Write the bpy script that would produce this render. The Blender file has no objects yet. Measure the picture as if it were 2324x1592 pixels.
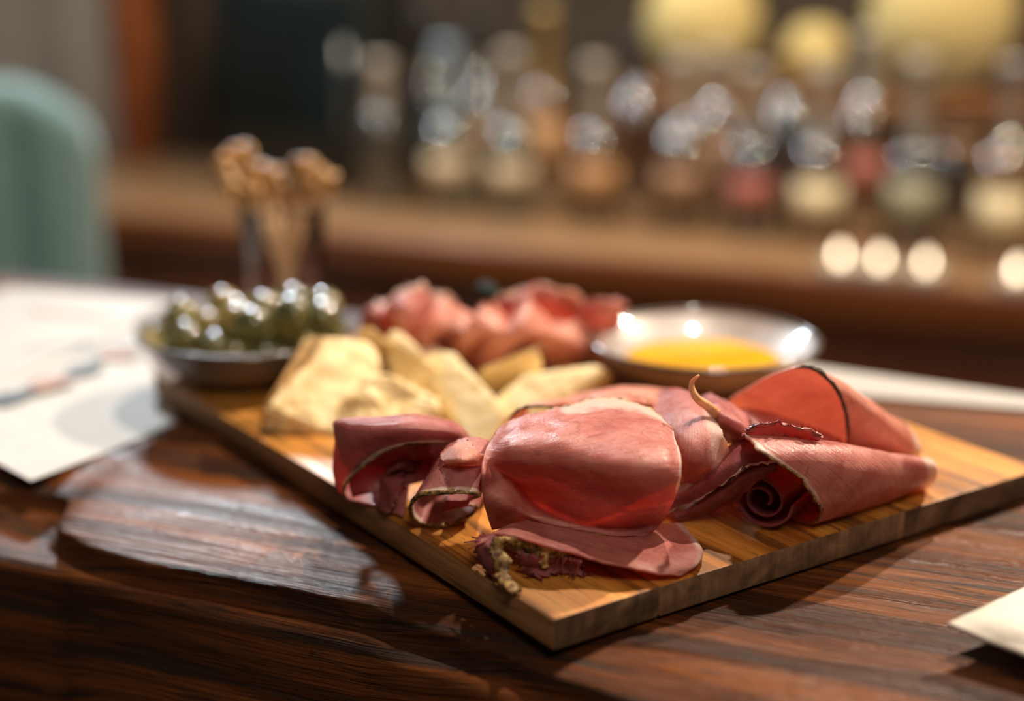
import bpy, bmesh, math, random
import numpy as np
from mathutils import Vector, Matrix, noise

random.seed(4)
S = bpy.context.scene
COL = S.collection

# ------------------------------------------------------------------ camera, world, lights, exposure
TABLE_Z = 1.05                       # top of the bar slab above the floor
BOARD_T = 0.015                      # thickness of the serving board
CAM_H = 0.265                        # camera above the slab
CAM_Z = TABLE_Z + CAM_H
PITCH = math.radians(16.0)
FPX = 3550.0                         # focal length in pixels of the 2324 x 1592 frame

cam_d = bpy.data.cameras.new('camera')
cam = bpy.data.objects.new('camera', cam_d)
COL.objects.link(cam)
cam.location = (0, 0, CAM_Z)
cam.rotation_euler = (math.pi / 2 - PITCH, 0, 0)
cam_d.sensor_fit = 'HORIZONTAL'
cam_d.sensor_width = 36.0
cam_d.lens = 36.0 * FPX / 2324.0
cam_d.clip_start = 0.02
cam_d.dof.use_dof = True
cam_d.dof.focus_distance = 0.622
cam_d.dof.aperture_fstop = 2.35
S.camera = cam

world = bpy.data.worlds.new('world')
S.world = world
world.use_nodes = True
world.node_tree.nodes['Background'].inputs[0].default_value = (1.0, 0.80, 0.62, 1)
world.node_tree.nodes['Background'].inputs[1].default_value = 0.065

S.view_settings.view_transform = 'Standard'
S.view_settings.look = 'None'
S.view_settings.gamma = 1.0
S.view_settings.use_curve_mapping = False
S.view_settings.exposure = 0.0


def lamp(name, kind, loc, target, power, color, size=0.03, cone=60, blend=0.4, size_y=None):
    d = bpy.data.lights.new(name, kind)
    d.energy = power
    d.color = color
    if kind == 'AREA':
        d.shape = 'RECTANGLE'
        d.size = size
        d.size_y = size_y or size
    else:
        d.shadow_soft_size = size
    if kind == 'SPOT':
        d.spot_size = math.radians(cone)
        d.spot_blend = blend
    o = bpy.data.objects.new(name, d)
    COL.objects.link(o)
    o.location = loc
    v = Vector(target) - Vector(loc)
    o.rotation_euler = v.to_track_quat('-Z', 'Y').to_euler()
    return o


BT = TABLE_Z + BOARD_T
# two ceiling spots behind the board, the main warm lights
lamp('spot_key', 'SPOT', (1.28, 1.66, 2.56), (0.08, 0.68, BT), 285, (1.0, 0.82, 0.63), 0.03, 50, 0.5)
lamp('spot_high', 'SPOT', (0.30, 1.18, 2.76), (0.12, 0.68, BT), 120, (1.0, 0.84, 0.68), 0.03, 44, 0.6)
# cool light panel low behind on the left (gives the white sheen on the slab)
lamp('cool_panel', 'AREA', (-0.52, 2.38, 1.98), (-0.1, 0.68, BT), 24, (0.86, 0.95, 1.0), 0.20, size_y=0.15)
# added soft fill from the camera's side, no particular lamp
lamp('camera_fill', 'POINT', (0.30, -0.55, 2.35), (0, 0, 0), 44, (1.0, 0.82, 0.64), 0.25)
# spots above the back bar
lamp('spot_back', 'SPOT', (0.95, 1.12, 2.60), (0.42, 1.95, 1.0), 120, (1.0, 0.80, 0.58), 0.022, 75, 0.6)
lamp('spot_back_extra', 'SPOT', (0.42, 1.18, 2.60), (0.20, 2.0, 1.0), 85, (1.0, 0.84, 0.66), 0.022, 75, 0.6)  # extra spot, added to put more highlight discs on the bottles
lamp('spot_back_pale', 'SPOT', (-0.05, 1.36, 2.60), (-0.02, 2.1, 1.0), 55, (1.0, 0.88, 0.74), 0.022, 48, 0.8)
lamp('spot_left', 'SPOT', (-1.75, 1.3, 2.5), (-0.85, 1.9, 1.0), 45, (1.0, 0.92, 0.82), 0.06, 80, 0.6)


# ------------------------------------------------------------------ pixel helpers (frame 2324 x 1592) used to read real positions
def tan_y(py):
    return math.tan(PITCH + math.atan((py - 796.0) / FPX))


def at_z(px, py, z):
    """point at height z (world) that the photo shows at this pixel"""
    dz = CAM_Z - z
    Y = dz / tan_y(py)
    zc = Y * math.cos(PITCH) + dz * math.sin(PITCH)
    return Vector(((px - 1162.0) / FPX * zc, Y, z))


def on_board(px, py, h=0.0):
    return at_z(px, py, BT + h)


def on_table(px, py, h=0.0):
    return at_z(px, py, TABLE_Z + h)


def at_y(px, py, Y):
    dz = Y * tan_y(py)
    zc = Y * math.cos(PITCH) + dz * math.sin(PITCH)
    return Vector(((px - 1162.0) / FPX * zc, Y, CAM_Z - dz))


ROT = math.radians(23.0)                                  # the bar runs 23 degrees off the picture plane
A_DIR = Vector((math.cos(ROT), -math.sin(ROT), 0))         # along the bar, to the right
B_DIR = Vector((math.sin(ROT), math.cos(ROT), 0))          # across the bar, away


def ab(a, b, z):
    v = A_DIR * a + B_DIR * b
    return Vector((v.x, v.y, z))


def row_point(px, b, z):
    """point of the line (b, z) parallel to the bar in the picture column px"""
    dz = CAM_Z - z
    # px-1162 = F * X / zc ; zc = Y cosP + dz sinP ; X = a ca + b sa ; Y = -a sa + b ca
    k = (px - 1162.0) / FPX
    ca, sa = math.cos(ROT), math.sin(ROT)
    cp, sp = math.cos(PITCH), math.sin(PITCH)
    a = (k * (b * ca * cp + dz * sp) - b * sa) / (ca + k * sa * cp)
    return ab(a, b, z)


# ------------------------------------------------------------------ object helpers
def mesh_obj(name, verts, faces, mat, parent=None, smooth=True, base=None, uvs=None, attrs=None, sharp_angle=None):
    vs = [Vector(v) for v in verts]
    if parent is not None:
        off = Vector(parent['_base'])
    else:
        if base is None:
            arr = np.array([tuple(v) for v in vs])
            mn, mx = arr.min(0), arr.max(0)
            base = ((mn[0] + mx[0]) / 2, (mn[1] + mx[1]) / 2, mn[2])
        off = Vector(base)
    me = bpy.data.meshes.new(name)
    me.from_pydata([tuple(v - off) for v in vs], [], faces)
    me.update()
    if uvs is not None:
        uvl = me.uv_layers.new(name='UVMap')
        li = np.zeros(len(me.loops), dtype=np.int32)
        me.loops.foreach_get('vertex_index', li)
        uvl.data.foreach_set('uv', np.array(uvs, dtype=np.float32)[li].ravel())
    if attrs:
        for k, arr in attrs.items():
            at = me.attributes.new(k, 'FLOAT', 'POINT')
            at.data.foreach_set('value', np.array(arr, dtype=np.float32))
    if smooth:
        me.polygons.foreach_set('use_smooth', [True] * len(me.polygons))
        if sharp_angle:
            me.set_sharp_from_angle(angle=math.radians(sharp_angle))
    o = bpy.data.objects.new(name, me)
    COL.objects.link(o)
    if mat is not None:
        me.materials.append(mat)
    if parent is not None:
        o.parent = parent
        o['_base'] = tuple(off)
    else:
        o.location = off
        o['_base'] = tuple(off)
    return o


def empty(name, base):
    o = bpy.data.objects.new(name, None)
    COL.objects.link(o)
    o.empty_display_size = 0.02
    o.location = base
    o['_base'] = tuple(base)
    return o


def tag(o, label, cat, group=None, kind=None):
    o['label'] = label
    o['category'] = cat
    if group:
        o['group'] = group
    if kind:
        o['kind'] = kind
    return o


def structure(o):
    o['kind'] = 'structure'
    return o


class MB:
    """collects geometry for one mesh"""

    def __init__(self):
        self.v, self.f = [], []

    def add(self, vs, fs):
        n = len(self.v)
        self.v += [Vector(x) for x in vs]
        self.f += [tuple(i + n for i in q) for q in fs]
        return self

    def box(self, origin, ax, ay, az, bevel=0.0, seg=2):
        """box from a corner and three edge vectors"""
        bm = bmesh.new()
        o = Vector(origin)
        ax, ay, az = Vector(ax), Vector(ay), Vector(az)
        p = [bm.verts.new(o + ax * i + ay * j + az * k) for k in (0, 1) for j in (0, 1) for i in (0, 1)]
        for q in ((0, 2, 3, 1), (4, 5, 7, 6), (0, 1, 5, 4), (1, 3, 7, 5), (3, 2, 6, 7), (2, 0, 4, 6)):
            bm.faces.new([p[i] for i in q])
        if bevel > 0:
            bmesh.ops.bevel(bm, geom=bm.edges[:], offset=bevel, segments=seg, affect='EDGES', profile=0.5)
        bmesh.ops.recalc_face_normals(bm, faces=bm.faces[:])
        bm.verts.index_update()
        self.add([v.co.copy() for v in bm.verts], [tuple(v.index for v in f.verts) for f in bm.faces])
        bm.free()
        return self

    def lathe(self, prof, center, n=48, axis=Vector((0, 0, 1)), sx=1.0, sy=1.0, close=False):
        """prof: (radius, height) list; radius 0 ends are closed to a point"""
        q = Vector((0, 0, 1)).rotation_difference(Vector(axis).normalized())
        c = Vector(center)
        vs, fs, rings = [], [], []
        for r, h in prof:
            if r <= 1e-7:
                rings.append([len(vs)])
                vs.append(c + q @ Vector((0, 0, h)))
            else:
                s = len(vs)
                for i in range(n):
                    t = 2 * math.pi * i / n
                    vs.append(c + q @ Vector((r * math.cos(t) * sx, r * math.sin(t) * sy, h)))
                rings.append(list(range(s, s + n)))
        for a, b in zip(rings[:-1], rings[1:]):
            for i in range(n):
                j = (i + 1) % n
                if len(a) == 1 and len(b) == 1:
                    continue
                if len(a) == 1:
                    fs.append((a[0], b[j], b[i]))
                elif len(b) == 1:
                    fs.append((a[i], a[j], b[0]))
                else:
                    fs.append((a[i], a[j], b[j], b[i]))
        return self.add(vs, fs)

    def tube(self, pts, rad, n=8, closed=False):
        pts = [Vector(p) for p in pts]
        rads = rad if isinstance(rad, (list, tuple)) else [rad] * len(pts)
        vs, fs = [], []
        m = len(pts)
        up = Vector((0.13, 0.21, 0.97)).normalized()
        for i, p in enumerate(pts):
            a = pts[(i - 1) % m] if (closed or i > 0) else p
            b = pts[(i + 1) % m] if (closed or i < m - 1) else p
            t = (b - a)
            t = t.normalized() if t.length > 1e-9 else Vector((0, 0, 1))
            x = t.cross(up)
            if x.length < 1e-3:
                x = t.cross(Vector((1, 0, 0)))
            x.normalize()
            y = t.cross(x)
            for k in range(n):
                w = 2 * math.pi * k / n
                vs.append(p + (x * math.cos(w) + y * math.sin(w)) * rads[i])
        segs = m if closed else m - 1
        for i in range(segs):
            for k in range(n):
                l = (k + 1) % n
                j = (i + 1) % m
                fs.append((i * n + k, i * n + l, j * n + l, j * n + k))
        if not closed:
            fs.append(tuple(reversed(range(n))))
            fs.append(tuple(range((m - 1) * n, m * n)))
        return self.add(vs, fs)

    def build(self, name, mat, parent=None, smooth=True, base=None, sharp=None):
        return mesh_obj(name, self.v, self.f, mat, parent, smooth, base, sharp_angle=sharp)


def catmull(pts, n):
    """smooth resampling of a list of vectors to n points through all of them (numpy k x d)"""
    P = np.array(pts, dtype=float)
    k = len(P)
    out = np.zeros((n,) + P.shape[1:])
    for i in range(n):
        t = i / (n - 1) * (k - 1)
        s = min(int(t), k - 2)
        f = t - s
        p1, p2 = P[s], P[s + 1]
        p0 = P[s - 1] if s > 0 else 2 * p1 - p2
        p3 = P[s + 2] if s + 2 < k else 2 * p2 - p1
        out[i] = 0.5 * ((2 * p1) + (-p0 + p2) * f + (2 * p0 - 5 * p1 + 4 * p2 - p3) * f * f + (-p0 + 3 * p1 - 3 * p2 + p3) * f ** 3)
    return out


# ------------------------------------------------------------------ material helpers
def new_mat(name):
    m = bpy.data.materials.new(name)
    m.use_nodes = True
    nt = m.node_tree
    return m, nt, nt.nodes['Principled BSDF'], nt.nodes['Material Output']


def setp(b, **kw):
    names = {'color': 'Base Color', 'rough': 'Roughness', 'metal': 'Metallic', 'ior': 'IOR', 'trans': 'Transmission Weight',
             'spec': 'Specular IOR Level', 'coat': 'Coat Weight', 'coat_rough': 'Coat Roughness', 'sss': 'Subsurface Weight',
             'sss_scale': 'Subsurface Scale', 'sss_rad': 'Subsurface Radius', 'emit': 'Emission Color', 'emit_s': 'Emission Strength',
             'sheen': 'Sheen Weight', 'alpha': 'Alpha'}
    for k, v in kw.items():
        if k in ('color', 'emit') and len(v) == 3:
            v = tuple(v) + (1,)
        b.inputs[names[k]].default_value = v
    return b


def node(nt, kind, **kw):
    n = nt.nodes.new(kind)
    for k, v in kw.items():
        if k.startswith('i_'):
            n.inputs[k[2:].replace('_', ' ')].default_value = v
        else:
            setattr(n, k, v)
    return n


def ramp(nt, fac, stops, interp='LINEAR'):
    r = nt.nodes.new('ShaderNodeValToRGB')
    r.color_ramp.interpolation = interp
    el = r.color_ramp.elements
    while len(el) < len(stops):
        el.new(0.5)
    for e, (p, c) in zip(el, stops):
        e.position = p
        e.color = tuple(c) + (1,) if len(c) == 3 else c
    nt.links.new(fac, r.inputs[0])
    return r.outputs[0]


def mixc(nt, fac, a, b, mode='MIX'):
    n = nt.nodes.new('ShaderNodeMix')
    n.data_type = 'RGBA'
    n.blend_type = mode
    for s, v in ((0, fac), (6, a), (7, b)):
        if hasattr(v, 'is_output') or isinstance(v, bpy.types.NodeSocket):
            nt.links.new(v, n.inputs[s])
        elif s == 0:
            n.inputs[0].default_value = v
        else:
            n.inputs[s].default_value = tuple(v) + (1,) if len(v) == 3 else v
    return n.outputs[2]


def math_n(nt, op, a, b=None, clamp=False):
    n = nt.nodes.new('ShaderNodeMath')
    n.operation = op
    n.use_clamp = clamp
    for i, v in enumerate((a, b)):
        if v is None:
            continue
        if isinstance(v, bpy.types.NodeSocket):
            nt.links.new(v, n.inputs[i])
        else:
            n.inputs[i].default_value = v
    return n.outputs[0]


def coords(nt, out='Object', scale=(1, 1, 1), rot=(0, 0, 0), loc=(0, 0, 0)):
    tc = nt.nodes.new('ShaderNodeTexCoord')
    mp = nt.nodes.new('ShaderNodeMapping')
    mp.inputs['Scale'].default_value = scale
    mp.inputs['Rotation'].default_value = rot
    mp.inputs['Location'].default_value = loc
    # rotate first, then scale
    r = nt.nodes.new('ShaderNodeMapping')
    r.inputs['Rotation'].default_value = rot
    r.inputs['Location'].default_value = loc
    mp.inputs['Rotation'].default_value = (0, 0, 0)
    mp.inputs['Location'].default_value = (0, 0, 0)
    nt.links.new(tc.outputs[out], r.inputs[0])
    nt.links.new(r.outputs[0], mp.inputs[0])
    return mp.outputs[0]


def noise_tex(nt, vec, scale, detail=4, rough=0.55, dist=0.0):
    n = nt.nodes.new('ShaderNodeTexNoise')
    n.inputs['Scale'].default_value = scale
    n.inputs['Detail'].default_value = detail
    n.inputs['Roughness'].default_value = rough
    n.inputs['Distortion'].default_value = dist
    if vec is not None:
        nt.links.new(vec, n.inputs['Vector'])
    return n.outputs['Fac']


def bump(nt, bsdf, height, strength, dist):
    b = nt.nodes.new('ShaderNodeBump')
    b.inputs['Strength'].default_value = strength
    b.inputs['Distance'].default_value = dist
    nt.links.new(height, b.inputs['Height'])
    nt.links.new(b.outputs[0], bsdf.inputs['Normal'])


def wood(name, dark, mid, light, rot=0.0, rough=(0.3, 0.5), line=0.6, scale=1.0, coat=0.0, bump_s=0.3, seed=0.0, out='Object',
         dark_line=(0.02, 0.012, 0.008), spec=0.5, bump_d=0.0012):
    """grain runs along the local X axis turned by rot"""
    m, nt, b, o = new_mat(name)
    v = coords(nt, out, (6 * scale, 90 * scale, 90 * scale), (0, 0, rot), (seed, seed * .7, seed * .3))
    v2 = coords(nt, out, (2.2 * scale, 28 * scale, 28 * scale), (0, 0, rot), (seed, seed * .7, seed * .3))
    n1 = noise_tex(nt, v, 1.0, 6, 0.6, 0.4)
    n2 = noise_tex(nt, v2, 1.0, 5, 0.55, 0.8)
    v3 = coords(nt, out, (14 * scale, 420 * scale, 420 * scale), (0, 0, rot))
    n3 = noise_tex(nt, v3, 1.0, 3, 0.6)
    c1 = ramp(nt, n2, ((0.28, dark), (0.5, mid), (0.72, light)))
    c2 = ramp(nt, n1, ((0.3, (0.45, 0.4, 0.36)), (0.55, (1, 1, 1))))
    c = mixc(nt, 0.55, c1, c2, 'MULTIPLY')
    c3 = ramp(nt, n3, ((0.25, (0.6, 0.55, 0.5)), (0.5, (1, 1, 1))))
    c = mixc(nt, 0.5, c, c3, 'MULTIPLY')
    # thin dark growth lines
    ln = ramp(nt, n2, ((0.40, (0, 0, 0)), (0.43, (1, 1, 1)), (0.46, (0, 0, 0))))
    ln2 = ramp(nt, n1, ((0.36, (1, 1, 1)), (0.42, (0, 0, 0))))
    fr = math_n(nt, 'FRACT', math_n(nt, 'MULTIPLY', n2, 13.0))
    ln3 = ramp(nt, fr, ((0.0, (0.75, 0.75, 0.75)), (0.10, (0.35, 0.35, 0.35)), (0.22, (0, 0, 0))))
    lf = math_n(nt, 'MULTIPLY', math_n(nt, 'ADD', math_n(nt, 'ADD', ln, ln2, True), ln3, True), line)
    c = mixc(nt, lf, c, dark_line)
    nt.links.new(c, b.inputs['Base Color'])
    r = ramp(nt, n1, ((0.3, (rough[1],) * 3), (0.7, (rough[0],) * 3)))
    nt.links.new(r, b.inputs['Roughness'])
    setp(b, coat=coat, coat_rough=0.25, spec=spec)
    hs = math_n(nt, 'ADD', n1, math_n(nt, 'MULTIPLY', n3, 0.5))
    bump(nt, b, hs, bump_s, bump_d)
    return m


def plain(name, color, rough=0.5, metal=0.0, var=0.12, vscale=30, **kw):
    m, nt, b, o = new_mat(name)
    v = coords(nt)
    n = noise_tex(nt, v, vscale, 3)
    d = tuple(max(0, c * (1 - 2 * var)) for c in color)
    l = tuple(min(1, c * (1 + var)) for c in color)
    c = ramp(nt, n, ((0.3, d), (0.7, l)))
    nt.links.new(c, b.inputs['Base Color'])
    setp(b, rough=rough, metal=metal, **kw)
    return m


def glass_mat(name, color=(1, 1, 1), rough=0.02, ior=1.45):
    m, nt, b, o = new_mat(name)
    setp(b, color=color, rough=rough, trans=1.0, ior=ior)
    return m


def ham_mat(name, deep, pink, translucent=0.32, seed=0.0, gloss=0.30, glow=(1.0, 0.26, 0.12)):
    m, nt, b, o = new_mat(name)
    uv = coords(nt, 'UV', (1, 1, 1), (0, 0, 0), (seed, seed * .37, 0))
    ob = coords(nt, 'Object', (1, 1, 1), (0, 0, 0), (seed, 0, 0))
    big = noise_tex(nt, ob, 55, 3, 0.5, 0.3)
    c = ramp(nt, big, ((0.3, deep), (0.68, pink)))
    # muscle fibres: fine lines along u
    fv = coords(nt, 'UV', (3.5, 60, 1), (0, 0, 0.22), (seed, seed, 0))
    fib = noise_tex(nt, fv, 1.0, 5, 0.65, 0.6)
    c = mixc(nt, 0.55, c, ramp(nt, fib, ((0.3, (0.62, 0.5, 0.52)), (0.55, (1, 1, 1)))), 'MULTIPLY')
    c = mixc(nt, math_n(nt, 'MULTIPLY', ramp(nt, fib, ((0.62, (0, 0, 0)), (0.75, (1, 1, 1)))), 0.30), c, (0.80, 0.50, 0.44))
    # a few dark seams between muscles
    sv = noise_tex(nt, ob, 32, 2, 0.5, 1.2)
    seam = ramp(nt, sv, ((0.49, (0, 0, 0)), (0.50, (1, 1, 1)), (0.51, (0, 0, 0))))
    c = mixc(nt, math_n(nt, 'MULTIPLY', seam, 0.35), c, (0.12, 0.03, 0.04))
    # fat rim from the slice's own attribute, with an uneven border
    fa = node(nt, 'ShaderNodeAttribute', attribute_name='fat')
    fn = noise_tex(nt, ob, 150, 4, 0.6)
    f = math_n(nt, 'ADD', fa.outputs['Fac'], math_n(nt, 'MULTIPLY', math_n(nt, 'SUBTRACT', fn, 0.5), 0.7))
    f = ramp(nt, f, ((0.40, (0, 0, 0)), (0.75, (1, 1, 1))))
    fatc = ramp(nt, fn, ((0.3, (0.72, 0.52, 0.46)), (0.65, (0.90, 0.78, 0.70))))
    c = mixc(nt, f, c, fatc)
    ra = node(nt, 'ShaderNodeAttribute', attribute_name='rind')
    rn = noise_tex(nt, ob, 420, 3, 0.6)
    rf = ramp(nt, math_n(nt, 'ADD', ra.outputs['Fac'], math_n(nt, 'MULTIPLY', math_n(nt, 'SUBTRACT', rn, 0.5), 0.9)),
              ((0.50, (0, 0, 0)), (0.62, (1, 1, 1))))
    rc = ramp(nt, rn, ((0.40, (0.06, 0.03, 0.015)), (0.55, (0.45, 0.27, 0.07)), (0.7, (0.75, 0.52, 0.22))))
    c = mixc(nt, rf, c, rc)
    nt.links.new(c, b.inputs['Base Color'])
    setp(b, spec=0.55)
    rr = ramp(nt, fn, ((0.35, (gloss + 0.16,) * 3), (0.6, (gloss - 0.08,) * 3)))
    nt.links.new(rr, b.inputs['Roughness'])
    fine = noise_tex(nt, ob, 900, 3, 0.6)
    h = math_n(nt, 'ADD', math_n(nt, 'MULTIPLY', fib, 0.8), math_n(nt, 'MULTIPLY', fine, 0.5))
    bump(nt, b, h, 0.6, 0.0008)
    tr = nt.nodes.new('ShaderNodeBsdfTranslucent')
    tc = mixc(nt, 0.6, c, glow)
    tc = mixc(nt, f, tc, (0.95, 0.55, 0.30))
    nt.links.new(tc, tr.inputs['Color'])
    mx = nt.nodes.new('ShaderNodeMixShader')
    mx.inputs[0].default_value = translucent
    nt.links.new(b.outputs[0], mx.inputs[1])
    nt.links.new(tr.outputs[0], mx.inputs[2])
    nt.links.new(mx.outputs[0], o.inputs['Surface'])
    return m


M = {}
M['slab'] = wood('slab_wood', (0.024, 0.0075, 0.0025), (0.10, 0.029, 0.007), (0.25, 0.082, 0.019), 0.0, (0.22, 0.60), 0.85, 1.25, 0.0, 1.0, out='UV', bump_d=0.003, spec=0.32)
M['board'] = [wood('board_wood_%d' % i, (0.24 * k, 0.08 * k, 0.013 * k), (0.46 * k, 0.18 * k, 0.03 * k), (0.64 * k, 0.30 * k, 0.06 * k),
                   math.radians(-124.6), (0.36, 0.55), 0.7, 1.6, 0.0, 0.25, seed=i * 0.37, spec=0.35, dark_line=(0.05, 0.022, 0.008)) for i, k in enumerate((0.9, 1.05, 0.95, 1.12))]
M['counter'] = wood('counter_wood_lit', (0.15, 0.078, 0.034), (0.22, 0.12, 0.055), (0.30, 0.17, 0.08), ROT, (0.22, 0.36), 0.3, 0.6, 0.2, 0.1)  # worktop: light and reflections on the top put into a paler colour
M['counter_shaded'] = wood('counter_wood_shaded', (0.09, 0.024, 0.007), (0.14, 0.040, 0.010), (0.20, 0.065, 0.016), ROT, (0.3, 0.45), 0.3, 0.6, 0.1, 0.1)  # same wood as the worktop, shade of the front face put into the colour
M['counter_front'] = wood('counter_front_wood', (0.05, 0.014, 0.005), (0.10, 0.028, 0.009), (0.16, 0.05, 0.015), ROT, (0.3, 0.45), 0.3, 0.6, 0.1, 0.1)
M['post'] = wood('post_wood', (0.14, 0.035, 0.01), (0.25, 0.07, 0.02), (0.34, 0.11, 0.03), 0, (0.35, 0.5), 0.3, 0.6, 0.0, 0.1)
M['shelf'] = wood('shelf_wood', (0.18, 0.07, 0.025), (0.30, 0.13, 0.045), (0.42, 0.20, 0.08), ROT, (0.35, 0.5), 0.3, 0.6, 0.0, 0.1)
M['paper'] = plain('menu_paper', (0.37, 0.35, 0.325), 0.6, var=0.04, vscale=60)
M['ink'] = plain('menu_ink', (0.02, 0.03, 0.035), 0.6)
M['ink_brown'] = plain('menu_ink_brown', (0.30, 0.15, 0.09), 0.6)

# ------------------------------------------------------------------ the room
floor = structure(MB().box((-5, -2.5, -0.05), (10, 0, 0), (0, 9, 0), (0, 0, 0.05)).build('floor', plain('floor_stone', (0.09, 0.065, 0.05), 0.5), smooth=False))
WALL_B = 2.30
wb = MB().box(ab(-4.2, WALL_B, 0), A_DIR * 7.0, B_DIR * 0.12, (0, 0, 2.9))
wall_back = structure(wb.build('wall_back', plain('wall_plaster', (0.46, 0.42, 0.37), 0.8, vscale=6), smooth=False))


# ------------------------------------------------------------------ bar slab with its live edge
def build_bar():
    edge_px = [(-900, 1010), (-300, 1080), (0, 1090), (120, 1098), (162, 1106), (150, 1140), (110, 1172), (200, 1218), (300, 1240), (600, 1302),
               (830, 1347), (1050, 1420), (1250, 1505), (1560, 1600)]
    pts = []
    for p in edge_px:
        w = on_table(*p)
        pts.append((w.dot(A_DIR), w.dot(B_DIR)))
    pts.sort()
    pts += [(-0.05, 0.468), (0.1, 0.472), (0.3, 0.465), (0.6, 0.475), (1.4, 0.47)]
    pts = [(-2.2, 0.53), (-1.2, 0.52)] + pts
    ridge_px = [(0, 1250), (230, 1292), (420, 1345), (650, 1395), (900, 1440), (1100, 1490), (1300, 1545), (1450, 1592)]
    rp = []
    for p in ridge_px:
        w = at_z(p[0], p[1], TABLE_Z - 0.015)
        rp.append((w.dot(A_DIR), w.dot(B_DIR)))
    rp = [(-2.2, 0.50), (-0.8, 0.505)] + rp + [(-0.1, 0.478), (0.1, 0.462), (0.4, 0.458), (1.4, 0.46)]
    ea, eb = np.array(pts).T
    ra, rb = np.array(rp).T
    a_list = sorted(set(list(np.linspace(-2.0, -0.6, 30)) + list(np.linspace(-0.6, 0.25, 240)) + list(np.linspace(0.25, 1.2, 30))))
    k = np.exp(-np.linspace(-2, 2, 9) ** 2)
    k /= k.sum()
    ebs = np.interp(a_list, ea, eb)
    ebs[30:260] = np.convolve(np.pad(ebs, 4, 'edge'), k, 'valid')[30:260]
    rbs = np.interp(a_list, ra, rb)
    rbs = np.convolve(np.pad(rbs, 4, 'edge'), k, 'valid')
    verts, uvs, rows = [], [], []
    for i, a in enumerate(a_list):
        e = ebs[i] + 0.0012 * noise.noise((a * 40, 3, 0)) + 0.0025 * noise.noise((a * 12, 7, 0))
        r = min(rbs[i], e - 0.004)
        far = 0.905 + 0.006 * noise.noise((a * 4, 1, 5)) - 0.016 * max(0, min(1, (a + 0.3) / 0.3))
        prof = []
        # far side and underside
        prof.append((far - 0.02, -0.07))
        prof.append((far - 0.004, -0.06))
        prof.append((far, -0.02))
        prof.append((far - 0.003, -0.004))
        prof.append((far - 0.012, 0.0))
        roll = e + 0.055
        for t in np.linspace(0, 1, 44)[1:]:
            prof.append((far - 0.012 + (roll - far + 0.012) * t, 0.0))
        # the top rolls off towards the edge
        for t in np.linspace(0, 1, 22)[1:]:
            b = roll - 0.055 * t
            prof.append((b, -0.0052 * t ** 2.6))
        # step down and out to the ridge, then round over to the front face
        w = e - r
        dz = -0.016
        for t in np.linspace(0, 1, 18)[1:]:
            s = t * t * (3 - 2 * t)
            prof.append((e - w * (0.12 * s if t < 0.35 else (0.12 * s + (t - 0.35) / 0.65 * (1 - 0.12 * s))), -0.0052 + (dz + 0.0052) * min(1, 1.25 * math.sin(min(1, t * 1.3) * math.pi / 2) - 0.25 * t)))
        rr = 0.006
        for t in np.linspace(0, 1, 9)[1:]:
            q = t * math.pi / 2
            prof.append((r - rr * math.sin(q), dz - rr * (1 - math.cos(q)) * 1.4))
        for t in np.linspace(0, 1, 22)[1:]:
            prof.append((r - rr - 0.006 * math.sin(t * 2.6), dz - rr * 1.4 - 0.075 * t))
        prof.append((r + 0.05, -0.10))
        row = []
        arc = 0.0
        pb, pz = prof[0]
        for j, (b, z) in enumerate(prof):
            arc += math.hypot(b - pb, z - pz)
            pb, pz = b, z
            on_top = (j >= 4 and j < 4 + 44)
            n1 = noise.noise((a * 9, b * 55, z * 60))
            n2 = noise.noise((a * 30, b * 160, z * 160 + 9))
            if on_top:
                dzn = 0.0
                fe = max(0, 1 - (b - roll) / 0.05)
                dzn = fe * (0.0009 * n1 + 0.0003 * n2)
                db = 0
            elif j > 4:
                dzn = 0.0006 * n1 + 0.0004 * n2
                db = 0.0008 * n1 + 0.0005 * n2
                if j > 4 + 43 + 21:
                    db += 0.0022 * noise.noise((a * 14, z * 30, 2))
            else:
                dzn = db = 0
            # cracks in the wood close to the edge
            if 4 + 30 < j < 4 + 44 + 22:
                ck = noise.noise((a * 2.2, b * 55, 4.0))
                if abs(ck) < 0.07 and noise.noise((a * 6, b * 9, 8)) > 0.0:
                    dzn -= 0.0010 * (1 - abs(ck) / 0.07)
            p = ab(a, b + db, TABLE_Z + z + dzn)
            row.append(len(verts))
            verts.append(p)
            uvs.append((a, b + z))
        rows.append(row)
    faces = []
    for r0, r1 in zip(rows[:-1], rows[1:]):
        for j in range(len(r0) - 1):
            faces.append((r0[j], r0[j + 1], r1[j + 1], r1[j]))
    faces.append(tuple(rows[0]))
    faces.append(tuple(reversed(rows[-1])))
    base = ab(-0.3, 0.7, 0.0)
    bar = empty('bar_counter', base)
    tag(bar, 'dark brown live-edge wooden bar counter under the serving board', 'bar counter')
    mesh_obj('slab', verts, faces, M['slab'], bar, True, uvs=uvs)
    MB().box(ab(-1.95, 0.60, 0), A_DIR * 3.1, B_DIR * 0.24, (0, 0, TABLE_Z - 0.068)).build('base', M['counter_front'], bar, smooth=False)
    return bar


bar = build_bar()

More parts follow.
